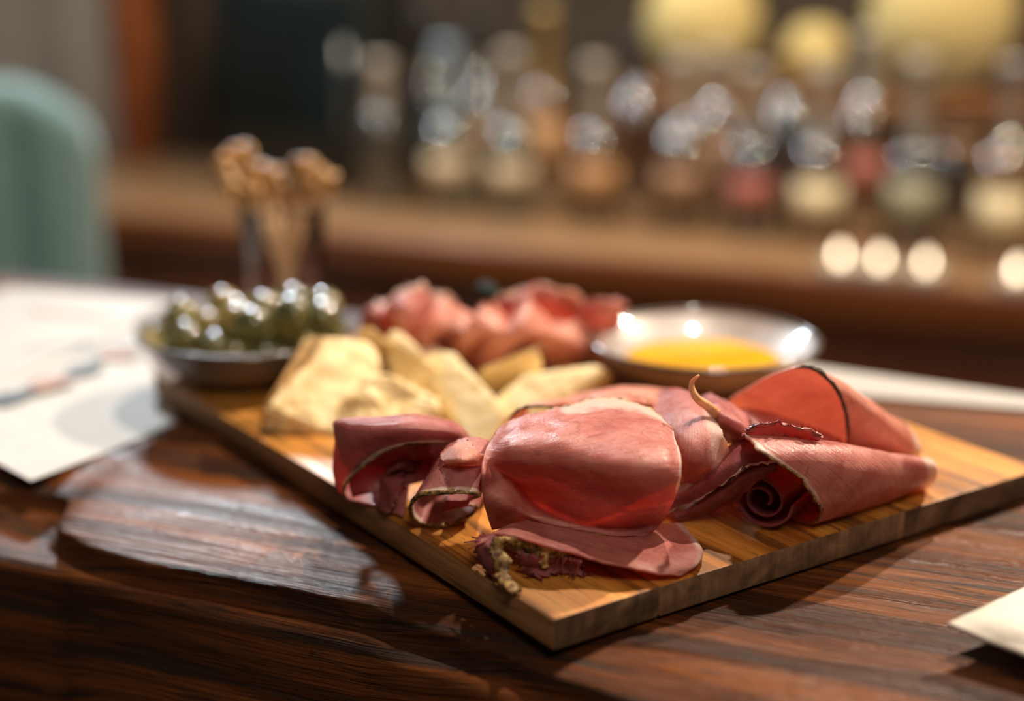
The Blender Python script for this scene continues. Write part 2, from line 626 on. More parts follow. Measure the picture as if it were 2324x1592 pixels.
# ------------------------------------------------------------------ serving board of glued strips
BANG = math.radians(34.6)
BU = Vector((math.cos(BANG), math.sin(BANG), 0))           # along the near right edge
BV = Vector((-math.sin(BANG), math.cos(BANG), 0))          # along the left edge, away
corner = on_board(1256, 1407)
corner.z = TABLE_Z + 0.0021
BOARD_W, BOARD_L = 0.277, 0.376
board = empty('serving_board', corner)
tag(board, 'rectangular wooden serving board of glued strips carrying ham, cheese and bowls', 'board')
cuts = []
for px in (1498, 2056):
    t = (px - 1258) / (2324 - 1258.0)
    # place along the near right edge by intersecting the picture column
    lo, hi = 0.0, BOARD_W
    for _ in range(40):
        mid = (lo + hi) / 2
        p = corner + BU * mid
        zc = p.y * math.cos(PITCH) + (CAM_Z - BT) * math.sin(PITCH)
        if 1162 + FPX * p.x / zc < px:
            lo = mid
        else:
            hi = mid
    cuts.append(lo)
cuts = [0.0] + cuts + [BOARD_W]
def end_grain(name, k, seed):
    m, nt, b, o = new_mat(name)
    v = coords(nt, 'Object', (240, 240, 26), (0, 0, 0), (seed, seed, seed))
    v2 = coords(nt, 'Object', (70, 70, 90), (0, 0.5, 0), (seed, 0, seed))
    n1 = noise_tex(nt, v, 1.0, 4, 0.6)
    n2 = noise_tex(nt, v2, 1.0, 4, 0.6, 0.5)
    c = ramp(nt, n2, ((0.3, (0.07 * k, 0.038 * k, 0.020 * k)), (0.55, (0.19 * k, 0.105 * k, 0.052 * k)), (0.75, (0.31 * k, 0.19 * k, 0.105 * k))))
    c = mixc(nt, 0.7, c, ramp(nt, n1, ((0.3, (0.45, 0.42, 0.4)), (0.6, (1, 1, 1)))), 'MULTIPLY')
    nt.links.new(c, b.inputs['Base Color'])
    setp(b, rough=0.6)
    bump(nt, b, n1, 0.5, 0.0008)
    return m


M['board_side'] = wood('board_side', (0.16, 0.075, 0.027), (0.32, 0.155, 0.058), (0.46, 0.24, 0.095), math.radians(-124.6), (0.45, 0.6), 0.4, 1.6, 0.0, 0.3)
for i, (s0, s1) in enumerate(zip(cuts[:-1], cuts[1:])):
    pl = MB().box(corner + BU * (s0 + 0.00008), BU * (s1 - s0 - 0.00016), BV * BOARD_L, (0, 0, BOARD_T - 0.0021), 0.0011, 2).build(
        'plank', M['board'][(i * 2 + 1) % 4], board, True, sharp=40)
    pl.data.materials.append(end_grain('end_grain_%d' % i, (0.85, 1.15, 0.7)[i], i * 1.3))
    pl.data.materials.append(M['board_side'])
    for f in pl.data.polygons:                          # end grain across the strip ends, side grain along the edges
        n = f.normal
        if abs(n.dot(BV)) > 0.8:
            f.material_index = 1
        elif abs(n.dot(BU)) > 0.8:
            f.material_index = 2

# ------------------------------------------------------------------ ham slices
HAM = {
    'mauve': ham_mat('ham_mauve', (0.46, 0.13, 0.13), (0.64, 0.26, 0.24), 0.36, 0.3, glow=(0.75, 0.10, 0.07)),
    'rose': ham_mat('ham_rose', (0.54, 0.18, 0.155), (0.76, 0.37, 0.315), 0.40, 1.7, glow=(0.90, 0.14, 0.07)),
    'coral': ham_mat('ham_coral', (0.72, 0.29, 0.20), (0.88, 0.48, 0.37), 0.38, 2.9, glow=(1.0, 0.42, 0.32)),
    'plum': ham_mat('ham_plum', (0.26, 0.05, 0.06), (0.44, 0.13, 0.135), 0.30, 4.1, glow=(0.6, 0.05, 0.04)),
}
M['rind'] = None


def rind_mat():
    m, nt, b, o = new_mat('ham_rind')
    v = coords(nt)
    n = noise_tex(nt, v, 380, 4, 0.65)
    c = ramp(nt, n, ((0.38, (0.035, 0.018, 0.010)), (0.52, (0.30, 0.17, 0.045)), (0.66, (0.72, 0.50, 0.20))))
    nt.links.new(c, b.inputs['Base Color'])
    setp(b, rough=0.5)
    bump(nt, b, n, 0.5, 0.0006)
    return m


M['rind'] = rind_mat()
M['rind_dark'] = plain('ham_rind_dark', (0.055, 0.03, 0.016), 0.55, var=0.4, vscale=300)


def surf_grid(ctrl, nu, nv):
    P = np.array([[tuple(p) for p in row] for row in ctrl], dtype=float)     # u x v x 3
    a = catmull(P, nu)                                                      # nu x kv x 3
    b = catmull(a.transpose(1, 0, 2), nv)                                   # nv x nu x 3
    return b.transpose(1, 0, 2)


def sheet(name, ctrl, mat, parent=None, thick=0.0011, nu=56, nv=56, wrinkle=0.0007, ragged=0.0, fat=None, rind=None, seed=0, floor_z=None,
          rind_part=None, rind_m=None, rind_r=0.0007, ragged_edges='uvUV', pleat=None):
    """a thin slice through a grid of control points.
    fat: list of (edge, width[, from, to]); rind: list of edges (u = start, U = end of the rows, v / V for the columns)"""
    G = surf_grid(ctrl, nu, nv)
    iu, iv = np.meshgrid(np.linspace(0, 1, nu), np.linspace(0, 1, nv), indexing='ij')

    def normals(G):
        du = np.gradient(G, axis=0)
        dv = np.gradient(G, axis=1)
        N = np.cross(du, dv)
        return N / (np.linalg.norm(N, axis=2, keepdims=True) + 1e-12), du, dv

    N, du, dv = normals(G)
    if pleat:
        ph = iu * pleat[0] + seed * 0.37 + 0.45 * np.sin(iv * 2.5 + seed) + 0.35 * np.sin(iu * 5 + seed * 1.3)
        tri = 1 - 2 * np.abs((ph % 1.0) * 2 - 1)
        G = G + N * (np.sign(tri) * np.abs(tri) ** 1.1 * pleat[1] * (1 - 0.4 * iv))[:, :, None]
        N, du, dv = normals(G)
    for i in range(nu):
        for j in range(nv):
            p = G[i, j]
            w = noise.noise((p[0] * 70 + seed, p[1] * 70, p[2] * 70)) + 0.5 * noise.noise((p[0] * 190, p[1] * 190 + seed, p[2] * 190))
            G[i, j] = p + N[i, j] * (w * wrinkle)
    if ragged > 0:
        for edge in ragged_edges:
            for i in range(nu):
                for j in range(nv):
                    d = {'u': iu[i, j], 'U': 1 - iu[i, j], 'v': iv[i, j], 'V': 1 - iv[i, j]}[edge]
                    if d > 0.10:
                        continue
                    k = iv[i, j] if edge in 'uU' else iu[i, j]
                    q = noise.noise((k * 22 + seed, seed * 3.1, 1.5)) + 0.6 * noise.noise((k * 60 + seed, seed, 4.5))
                    vec = du[i, j] * (-1 if edge == 'u' else 1) * nu if edge in 'uU' else dv[i, j] * (-1 if edge == 'v' else 1) * nv
                    L = np.linalg.norm(vec)
                    if L > 1e-9:
                        G[i, j] += vec / L * q * ragged * (1 - d / 0.10) ** 2
    N, du, dv = normals(G)
    if floor_z is not None:
        G[:, :, 2] = np.maximum(G[:, :, 2], floor_z + thick * 0.5 + 0.0001)
    fa = np.zeros((nu, nv))
    ri = np.zeros((nu, nv))
    dist = {'u': iu, 'U': 1 - iu, 'v': iv, 'V': 1 - iv}
    for f in fat or []:
        e, w = f[0], f[1]
        k = iv if e in 'uU' else iu
        q = np.clip(1 - dist[e] / w, -1, 1) * 0.9 + 0.45
        if len(f) > 2:
            m = np.clip((k - f[2]) / 0.08, 0, 1) * np.clip((f[3] - k) / 0.08, 0, 1)
            q = q * m
        fa = np.maximum(fa, q)
    for e in rind or []:
        ri = np.maximum(ri, np.clip(1 - dist[e] / 0.022, 0, 1) * 0.95)
    top = G + N * thick / 2
    bot = G - N * thick / 2
    verts = [tuple(p) for p in top.reshape(-1, 3)] + [tuple(p) for p in bot.reshape(-1, 3)]
    n = nu * nv
    idx = lambda i, j: i * nv + j
    faces = []
    for i in range(nu - 1):
        for j in range(nv - 1):
            a, b, c, d = idx(i, j), idx(i + 1, j), idx(i + 1, j + 1), idx(i, j + 1)
            faces.append((a, b, c, d))
            faces.append((d + n, c + n, b + n, a + n))
    loop = [idx(i, 0) for i in range(nu)] + [idx(nu - 1, j) for j in range(1, nv)] + [idx(i, nv - 1) for i in range(nu - 2, -1, -1)] + [idx(0, j) for j in range(nv - 2, 0, -1)]
    for a, b in zip(loop, loop[1:] + loop[:1]):
        faces.append((b, a, a + n, b + n))
    uvs = [(u, v) for u, v in zip(iu.ravel(), iv.ravel())] * 2
    o = mesh_obj(name, verts, faces, mat, parent, True, uvs=uvs, attrs={'fat': np.tile(fa.ravel(), 2), 'rind': np.tile(ri.ravel(), 2)})
    for rp in rind_part or []:
        e, t0, t1 = rp[:3]
        L = {'u': G[0], 'U': G[-1], 'v': G[:, 0], 'V': G[:, -1]}[e]
        k0, k1 = int(t0 * (len(L) - 1)), int(t1 * (len(L) - 1))
        seg = catmull(L[k0:k1 + 1], 90)
        rads = []
        pts = []
        for q, p in enumerate(seg):
            z = noise.noise((p[0] * 400, p[1] * 400, p[2] * 400 + seed))
            rads.append(max(0.00035, rind_r * (1 + 0.5 * z)) * (0.45 + 0.55 * min(1, 6 * min(q, 89 - q) / 89)))
            pp = Vector(p) + Vector((0, 0, 0.0003 * z))
            if floor_z is not None:
                pp.z = max(pp.z, floor_z + rads[-1])
            pts.append(pp)
        tgt = o if parent is None else parent
        MB().tube(pts, rads, 7).build('rind', rind_m or M['rind'], o)
    return o


def g(rows, f=on_board):
    return [[f(*p) for p in row] for row in rows]


HG = 'cured ham slices piled at the front of the board'

# big folded slice in the middle
H3 = g([
    [(1138, 968, .040), (1112, 1000, .041), (1100, 1030, .040), (1096, 1055, .038), (1095, 1085, .034), (1098, 1137, .022), (1116, 1200, .006)],
    [(1190, 948, .045), (1172, 1000, .046), (1155, 1045, .039), (1150, 1072, .030), (1158, 1088, .025), (1140, 1132, .024), (1152, 1196, .007)],
    [(1280, 926, .047), (1276, 985, .049), (1262, 1050, .041), (1245, 1102, .024), (1228, 1152, .009), (1206, 1168, .0135), (1216, 1189, .0085)],
    [(1385, 906, .048), (1388, 972, .050), (1382, 1055, .044), (1360, 1125, .026), (1316, 1190, .007), (1300, 1195, .0095), (1302, 1204, .0075)],
    [(1478, 932, .047), (1494, 990, .049), (1496, 1060, .044), (1475, 1130, .028), (1430, 1195, .006), (1402, 1208, .007), (1390, 1215, .0065)],
    [(1520, 972, .044), (1541, 1022, .045), (1545, 1075, .039), (1532, 1130, .027), (1505, 1180, .011), (1480, 1206, .005), (1462, 1217, .004)]])
o = sheet('ham_slice', H3, HAM['rose'], nu=80, nv=80, fat=[('v', 0.07, 0.34, 0.97), ('U', 0.03, 0.0, 0.5)], seed=1, floor_z=BT, ragged=0.0022, ragged_edges='v',
          rind_part=[('v', 0.2, 0.98), ('V', 0.15, 0.75)], rind_r=0.0008, wrinkle=0.0009)
tag(o, 'largest ham slice, folded over like a shell with glowing red hollow', 'ham', HG)

# flat slice in front with a crumpled rind at its left end
H4 = g([
    [(1112, 1218, .013), (1150, 1196, .014), (1200, 1180, .010), (1240, 1160, .002)],
    [(1150, 1216, .017), (1200, 1196, .013), (1250, 1180, .006), (1300, 1165, .002)],
    [(1230, 1236, .016), (1280, 1215, .010), (1330, 1195, .004), (1380, 1175, .002)],
    [(1320, 1262, .012), (1370, 1238, .008), (1410, 1212, .003), (1450, 1185, .002)],
    [(1420, 1288, .008), (1460, 1258, .007), (1480, 1225, .004), (1500, 1190, .002)],
    [(1525, 1307, .003), (1565, 1282, .005), (1572, 1240, .005), (1530, 1190, .003)],
    [(1560, 1298, .002), (1588, 1272, .003), (1590, 1243, .003), (1545, 1190, .002)]])
front = sheet('ham_slice', H4, HAM['rose'], fat=[('U', 0.16)], seed=2, floor_z=BT, ragged=0.001, ragged_edges='Uv', wrinkle=0.0006)
tag(front, 'flat ham slice at the very front with a crumpled yellow rind end', 'ham', HG)
fr = [
    [[(1146, 1220, .018), (1130, 1226, .016)], [(1140, 1248, .013), (1112, 1252, .012)], [(1158, 1272, .010), (1126, 1282, .008)], [(1150, 1300, .006), (1128, 1312, .004)], [(1166, 1326, .003), (1146, 1336, .002)], [(1182, 1345, .001), (1158, 1356, .001)]],
    [[(1150, 1220, .017), (1152, 1240, .012)], [(1196, 1222, .016), (1196, 1250, .010)], [(1238, 1236, .014), (1230, 1262, .009)], [(1292, 1252, .012), (1280, 1262, .010)]],
    [[(1226, 1244, .013), (1252, 1246, .013)], [(1218, 1266, .009), (1244, 1268, .009)], [(1230, 1288, .005), (1240, 1290, .005)]],
]
for k, q in enumerate(fr):
    sheet('rind_fringe', g(q), M['rind'], front, thick=0.0016, nu=40, nv=12, wrinkle=0.0022, seed=20 + k, floor_z=BT, ragged=0.0012)
crumple = [
    [[(1090, 1222, .012), (1122, 1214, .016), (1146, 1212, .016)], [(1084, 1248, .010), (1108, 1240, .014), (1136, 1232, .014)], [(1096, 1282, .005), (1112, 1270, .009), (1132, 1256, .012)], [(1108, 1302, .002), (1122, 1294, .005), (1138, 1280, .008)]],
    [[(1180, 1256, .010), (1240, 1262, .010), (1310, 1268, .008)], [(1190, 1290, .003), (1250, 1284, .005), (1320, 1290, .003)], [(1210, 1312, .001), (1270, 1302, .002), (1330, 1306, .001)]],
]
for k, q in enumerate(crumple):
    sheet('meat_fold', g(q), HAM['plum'], front, nu=36, nv=36, wrinkle=0.0025, seed=31 + k, floor_z=BT, ragged=0.0035)
for k in range(7):
    x = 1270 + 8 * k
    y = 1262 + 2 * k
    q = [on_board(x, y, .010), on_board(x + random.uniform(-12, 12), y + 18, .006), on_board(x + random.uniform(-22, 22), y + 42, .001)]
    MB().tube(catmull(q, 10).tolist(), [0.0006 - 0.00004 * j for j in range(10)], 6).build('meat_fibre', HAM['plum'], front)
for k, (dx, dy) in enumerate(((-66, 20), (-48, 8), (-58, 36))):
    q = [on_board(1120, 1226, .013), on_board(1120 + dx * .5, 1222 + dy * .3, .014), on_board(1120 + dx, 1212 + dy, .011)]
    MB().tube(catmull(q, 10).tolist(), [0.0010 - 0.00008 * j for j in range(10)], 6).build('meat_fibre', HAM['mauve'], front)

# left arch
H1 = g([
    [(915, 1172, .002), (925, 1120, .006), (930, 1080, .010), (930, 1050, .012)],
    [(845, 1148, .001), (850, 1100, .004), (850, 1072, .006), (850, 1046, .008)],
    [(790, 1134, .001), (774, 1118, .005), (768, 1092, .011), (766, 1062, .015)],
    [(786, 1098, .012), (772, 1056, .021), (764, 1012, .028), (763, 985, .030)],
    [(838, 1048, .026), (800, 1004, .036), (772, 966, .041), (764, 955, .040)],
    [(905, 1012, .035), (888, 980, .043), (862, 955, .045), (850, 948, .040)],
    [(970, 1003, .036), (962, 975, .043), (956, 950, .045), (950, 943, .038)],
    [(1038, 1010, .030), (1044, 988, .036), (1040, 970, .037), (1030, 962, .030)],
    [(1068, 1050, .012), (1078, 1030, .015), (1078, 1010, .016), (1070, 1000, .014)]])
o = sheet('ham_slice', H1, HAM['mauve'], nu=90, nv=44, fat=[('v', 0.07, 0.25, 0.98)], seed=3, floor_z=BT, rind_part=[('v', 0.26, 0.96)], rind_r=0.0007, wrinkle=0.0006)
tag(o, 'leftmost ham slice, arched like a tunnel beside the cheese', 'ham', HG)
q = g([[(800, 1128, .004), (850, 1118, .008), (930, 1100, .010), (1010, 1080, .008)], [(792, 1090, .014), (850, 1075, .016), (930, 1058, .018), (1020, 1050, .014)],
       [(812, 1052, .025), (870, 1030, .028), (950, 1022, .028), (1030, 1030, .020)], [(838, 1018, .032), (890, 1000, .036), (960, 995, .036), (1036, 1008, .026)]])
sheet('inner_fold', q, HAM['plum'], o, nu=40, nv=40, wrinkle=0.0015, seed=4, floor_z=BT)
q = g([[(880, 1172, .001), (905, 1130, .010), (915, 1075, .016)], [(850, 1130, .003), (870, 1090, .014), (890, 1060, .018)],
       [(846, 1098, .006), (900, 1062, .020), (930, 1040, .022)], [(905, 1085, .006), (940, 1075, .014), (958, 1046, .02)]])
sheet('inner_fold', q, HAM['plum'], o, nu=40, nv=40, wrinkle=0.002, seed=5, floor_z=BT, ragged=0.002)

# small roll next to it
loop_f = [(1062, 1138, .013), (1088, 1124, .024), (1050, 1117, .027), (1005, 1118, .027), (955, 1124, .024), (932, 1150, .013), (948, 1186, .002), (1000, 1195, .001), (1055, 1176, .003), (1086, 1150, .008), (1060, 1150, .012), (1000, 1165, .012)]
loop_m = [(1075, 1080, .017), (1104, 1066, .030), (1070, 1056, .034), (1032, 1058, .034), (990, 1068, .030), (966, 1090, .017), (975, 1122, .004), (1026, 1132, .002), (1080, 1120, .004), (1104, 1096, .010), (1080, 1096, .014), (1030, 1105, .014)]
loop_b = [(1088, 1030, .018), (1116, 1008, .032), (1088, 996, .037), (1050, 1000, .037), (1008, 1020, .032), (990, 1046, .018), (1000, 1072, .006), (1048, 1080, .003), (1096, 1072, .004), (1118, 1048, .012), (1092, 1046, .016), (1050, 1052, .016)]
H2 = [[on_board(*p) for p in row] for row in zip(loop_f, loop_m, loop_b)]
o = sheet('ham_slice', H2, HAM['mauve'], nu=96, nv=40, fat=[('v', 0.09, 0.05, 0.6)], seed=6, floor_z=BT, rind_part=[('v', 0.05, 0.9)], rind_r=0.0010, wrinkle=0.0006, ragged=0.001, ragged_edges='V')
tag(o, 'small rolled ham slice with open end and yellow rind rim facing front', 'ham', HG)
q = g([[(1000, 1030, .034), (1030, 1012, .040), (1060, 998, .042)], [(1010, 1050, .036), (1050, 1046, .040), (1085, 1030, .040)], [(1060, 1058, .034), (1095, 1052, .034), (1112, 1030, .034)]])
sheet('end_flap', q, HAM['coral'], o, nu=30, nv=30, wrinkle=0.0012, seed=7, ragged=0.0015)

# slice hanging behind the big one, fat on its right
H5 = g([
    [(1470, 905, .036), (1525, 884, .043), (1572, 896, .045), (1600, 925, .044)],
    [(1490, 960, .040), (1545, 948, .046), (1592, 960, .047), (1640, 985, .043)],
    [(1505, 1030, .030), (1552, 1030, .038), (1602, 1036, .037), (1656, 1040, .030)],
    [(1515, 1095, .016), (1555, 1096, .020), (1600, 1092, .022), (1645, 1074, .022)]])
o = sheet('ham_slice', H5, HAM['rose'], fat=[('V', 0.30, 0.1, 1.2)], seed=8, ragged=0.001, wrinkle=0.0007, floor_z=BT)
tag(o, 'ham slice with white fat margin draped just right of the largest slice', 'ham', HG)

# crumpled slice with the orange strand
H9 = g([
    [(1570, 905, .030), (1610, 900, .040), (1650, 915, .040), (1690, 940, .034)],
    [(1590, 940, .040), (1625, 930, .048), (1660, 945, .046), (1700, 970, .038)],
    [(1620, 980, .038), (1650, 965, .044), (1680, 975, .042), (1712, 1000, .036)],
    [(1640, 1010, .028), (1660, 1005, .032), (1690, 1005, .034), (1725, 1015, .034)]])
o = sheet('ham_slice', H9, HAM['mauve'], fat=[('v', 0.12, 0.0, 0.6)], seed=9, ragged=0.003, wrinkle=0.0022, floor_z=BT)
tag(o, 'crumpled ham scrap with a thin upright orange strand', 'ham', HG)
st = [(1628, 940, .047), (1606, 922, .052), (1582, 905, .056), (1570, 882, .060), (1572, 866, .063), (1586, 852, .066)]
sp = catmull([on_board(*p) for p in st], 24)
MB().tube(sp.tolist(), [0.0019 * (1 - i / 23) ** 0.8 + 0.0004 for i in range(24)], 8).build('fat_strand', plain('fat_orange', (0.80, 0.42, 0.20), 0.4, var=0.2, vscale=200, sss=0.3, sss_scale=0.003), o)

# upper right: open cone with a dark rind line
H6 = g([
    [(1915, 1030, .014), (1985, 1040, .009), (2050, 1040, .006), (2078, 1038, .004)],
    [(1924, 985, .027), (1992, 1006, .020), (2058, 1026, .012), (2088, 1030, .008)],
    [(1918, 930, .041), (1990, 962, .031), (2060, 1000, .018), (2088, 1012, .012)],
    [(1892, 876, .054), (1966, 920, .041), (2050, 972, .023), (2074, 985, .017)],
    [(1838, 834, .062), (1920, 876, .050), (2020, 945, .028), (2048, 962, .021)],
    [(1765, 848, .056), (1870, 880, .046), (1990, 945, .026), (2020, 965, .018)],
    [(1695, 884, .042), (1830, 920, .034), (1970, 970, .018), (2005, 985, .012)],
    [(1652, 916, .028), (1805, 965, .019), (1950, 1000, .010), (1990, 1005, .006)],
    [(1690, 958, .010), (1820, 1005, .004), (1940, 1025, .003), (1985, 1020, .002)]])
o = sheet('ham_slice', H6, HAM['coral'], nu=96, nv=48, fat=[('V', 0.24)], seed=10, ragged=0.0012, ragged_edges='VuU', wrinkle=0.0006, floor_z=BT,
          rind_part=[('v', 0.08, 0.56)], rind_m=M['rind_dark'], rind_r=0.0009)
tag(o, 'coral ham slice rolled as an open cone with dark rind line, topmost at right', 'ham', HG)
q = g([[(1665, 925, .030), (1740, 935, .031), (1830, 965, .027), (1905, 1000, .020)], [(1660, 945, .030), (1720, 955, .032), (1800, 975, .028), (1890, 1012, .021)],
       [(1690, 965, .030), (1740, 970, .032), (1800, 985, .030), (1870, 1010, .022)]])
sheet('inner_fold', q, HAM['rose'], o, nu=40, nv=24, wrinkle=0.0015, seed=11, ragged=0.003, fat=[('U', 0.1)])

# lower right: closed cone roll with a white tip
H7 = g([
    [(1790, 1178, .001), (1930, 1150, .001), (2040, 1116, .001), (2098, 1100, .001)],
    [(1850, 1188, .003), (1962, 1154, .003), (2052, 1124, .003), (2108, 1104, .003)],
    [(1856, 1145, .017), (1972, 1116, .017), (2062, 1100, .012), (2122, 1088, .009)],
    [(1808, 1078, .034), (1942, 1068, .031), (2062, 1066, .020), (2126, 1068, .014)],
    [(1722, 1022, .045), (1890, 1022, .040), (2050, 1042, .025), (2120, 1052, .017)],
    [(1690, 986, .046), (1860, 1002, .040), (2035, 1032, .025), (2106, 1044, .015)],
    [(1690, 1000, .026), (1850, 1012, .026), (2020, 1040, .015), (2096, 1054, .008)],
    [(1720, 1050, .008), (1850, 1060, .008), (2010, 1064, .005), (2090, 1070, .003)],
    [(1745, 1120, .001), (1860, 1115, .001), (2010, 1095, .001), (2090, 1085, .001)]])
o = sheet('ham_slice', H7, HAM['rose'], nu=96, nv=64, fat=[('V', 0.15), ('v', 0.03, 0.2, 0.6)], seed=12, ragged=0.0016, ragged_edges='v', wrinkle=0.0005, floor_z=BT,
          rind_part=[('v', 0.12, 0.52)], rind_r=0.0006)
tag(o, 'ham slice rolled into a tapering cone with white fat tip at right', 'ham', HG)
q = g([[(1690, 990, .046), (1775, 992, .044), (1860, 1003, .041)], [(1700, 976, .050), (1770, 974, .048), (1856, 992, .045)], [(1712, 966, .052), (1772, 962, .052), (1858, 984, .047)]])
sheet('ragged_edge', q, HAM['mauve'], o, nu=36, nv=12, wrinkle=0.0012, seed=13, ragged=0.004)

# dark layers under the cone
H8 = g([
    [(1508, 1166, .005), (1570, 1142, .012), (1640, 1100, .024), (1700, 1058, .034), (1772, 1046, .036)],
    [(1520, 1130, .012), (1580, 1098, .021), (1640, 1062, .031), (1690, 1026, .038), (1745, 1012, .040)],
    [(1535, 1090, .012), (1590, 1056, .020), (1640, 1026, .030), (1680, 1000, .036), (1720, 990, .038)]])
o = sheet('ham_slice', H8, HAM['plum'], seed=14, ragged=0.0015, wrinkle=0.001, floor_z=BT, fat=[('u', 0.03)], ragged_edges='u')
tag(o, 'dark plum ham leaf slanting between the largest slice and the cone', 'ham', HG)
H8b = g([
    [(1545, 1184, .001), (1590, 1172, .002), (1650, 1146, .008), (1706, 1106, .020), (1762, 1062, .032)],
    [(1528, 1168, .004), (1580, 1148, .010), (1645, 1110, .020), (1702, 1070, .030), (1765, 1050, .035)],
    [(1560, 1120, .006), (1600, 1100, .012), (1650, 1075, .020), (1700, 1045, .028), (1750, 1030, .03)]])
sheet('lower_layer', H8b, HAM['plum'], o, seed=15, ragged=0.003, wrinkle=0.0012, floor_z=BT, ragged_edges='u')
# spiral roll in the shade
ctr = on_board(1728, 1134, .0135)
ax = Vector((0.55, 0.83, 0.0)).normalized()
side = Vector((ax.y, -ax.x, 0))
spi = []
for k in range(22):
    t = k / 21
    ang = -0.6 + t * 2 * math.pi * 2.1
    r = 0.0035 + 0.0095 * t
    row = []
    for L in (0, 0.02, 0.04):
        p = ctr + ax * L + side * (math.cos(ang) * r * 1.05) + Vector((0, 0, math.sin(ang) * r * 0.95))
        p.z = max(p.z, BT + 0.0008)
        row.append(p)
    spi.append(row)
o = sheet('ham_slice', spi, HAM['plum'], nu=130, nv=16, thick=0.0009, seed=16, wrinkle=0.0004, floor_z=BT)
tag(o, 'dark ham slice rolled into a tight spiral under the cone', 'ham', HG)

# slices peeping over behind the big one
H10 = g([
    [(1150, 958, .024), (1170, 960, .018), (1190, 955, .008)],
    [(1172, 934, .036), (1190, 930, .034), (1200, 924, .026)],
    [(1215, 924, .040), (1230, 916, .038), (1240, 912, .030)],
    [(1262, 928, .036), (1290, 915, .036), (1300, 910, .028)],
    [(1285, 960, .022), (1310, 950, .020), (1320, 940, .012)]])
o = sheet('ham_slice', H10, HAM['coral'], nu=48, nv=24, seed=17, floor_z=BT, rind_part=[('v', 0.05, 0.95)], rind_m=M['rind_dark'], rind_r=0.0007)
tag(o, 'small arched ham slice with dark rind peeping over the largest slice', 'ham', HG)
H10b = g([
    [(1280, 945, .030), (1285, 920, .030), (1290, 900, .020)],
    [(1340, 925, .042), (1345, 900, .042), (1350, 890, .030)],
    [(1410, 915, .045), (1415, 892, .044), (1420, 880, .030)],
    [(1480, 920, .040), (1490, 900, .040), (1495, 885, .028)],
    [(1540, 940, .030), (1560, 915, .030), (1570, 895, .020)]])
o = sheet('ham_slice', H10b, HAM['coral'], nu=48, nv=24, seed=18, floor_z=BT, wrinkle=0.0012)
tag(o, 'red ham slice lying low between the largest slice and the oil bowl', 'ham', HG)

# ham pile at the back
BG = 'ham slices heaped at the back of the board'
back = [
    ('mauve', 'small mauve ham fold at the left end of the back heap',
     [[(812, 742, .010), (820, 760, .010), (830, 790, .004)], [(830, 700, .030), (840, 722, .030), (850, 770, .012)], [(856, 688, .036), (862, 716, .034), (866, 770, .012)], [(884, 700, .028), (890, 730, .026), (890, 790, .004)]]),
    ('rose', 'upright pink ham fold with a bright peak, at the left of the back heap',
     [[(880, 740, .016), (890, 780, .012), (930, 812, .002)], [(900, 672, .046), (905, 735, .036), (950, 790, .008)], [(928, 646, .056), (950, 715, .042), (985, 780, .012)], [(970, 666, .042), (985, 715, .031), (1000, 755, .010)], [(1015, 690, .028), (1030, 722, .019), (1040, 755, .004)]]),
    ('coral', 'wide coral ham drape hanging down the middle of the back heap',
     [[(985, 700, .030), (960, 760, .026), (985, 800, .006)], [(1060, 700, .038), (1035, 745, .034), (1050, 810, .012)], [(1130, 700, .040), (1110, 750, .036), (1090, 830, .010)], [(1200, 705, .040), (1190, 760, .034), (1180, 815, .010)], [(1280, 720, .036), (1280, 770, .028), (1290, 820, .006)], [(1345, 745, .026), (1345, 790, .016), (1345, 830, .002)]]),
    ('rose', 'glossy red ham fold at the top right of the back heap',
     [[(1120, 720, .028), (1130, 735, .024), (1140, 760, .010)], [(1150, 668, .044), (1160, 695, .038), (1175, 735, .014)], [(1210, 654, .048), (1220, 690, .040), (1230, 735, .014)], [(1275, 668, .044), (1290, 700, .036), (1300, 740, .012)], [(1335, 700, .030), (1345, 725, .022), (1350, 755, .008)]]),
    ('rose', 'ham slice tucked against the left side of the oil bowl',
     [[(1310, 735, .026), (1320, 770, .018), (1330, 810, .003)], [(1350, 690, .040), (1355, 735, .030), (1358, 790, .006)], [(1395, 682, .042), (1388, 730, .030), (1380, 780, .008)], [(1420, 692, .036), (1408, 735, .024), (1395, 770, .008)]]),
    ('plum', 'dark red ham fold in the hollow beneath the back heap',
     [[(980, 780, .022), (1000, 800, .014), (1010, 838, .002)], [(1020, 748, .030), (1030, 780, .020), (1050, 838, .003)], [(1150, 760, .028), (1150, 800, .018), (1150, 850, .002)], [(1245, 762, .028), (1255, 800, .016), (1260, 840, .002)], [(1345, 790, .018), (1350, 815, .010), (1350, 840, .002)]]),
]
for k, (c, lab, rows) in enumerate(back):
    o = sheet('ham_slice', g(rows), HAM[c], nu=80, nv=40, seed=40 + k, floor_z=BT, wrinkle=0.0011, ragged=0.004, pleat=((1.2, .004), (1.7, .005), (2.7, .008), (2.0, .0055), (1.3, .004), (2.4, .005))[k], fat=[('v', 0.10)] if k in (0, 1, 3) else None)
    tag(o, lab, 'ham', BG)
leaf_pts = [[on_board(1066, 668, .046), on_board(1078, 652, .052), on_board(1090, 640, .054)], [on_board(1092, 680, .046), on_board(1104, 660, .053), on_board(1118, 642, .055)], [on_board(1112, 692, .044), on_board(1126, 676, .050), on_board(1136, 664, .050)]]
o = sheet('herb_leaf', leaf_pts, plain('leaf_green', (0.012, 0.02, 0.016), 0.8, spec=0.1), nu=18, nv=14, thick=0.0008, seed=50, wrinkle=0.001)
tag(o, 'dark green herb leaf on top of the back ham heap', 'leaf')


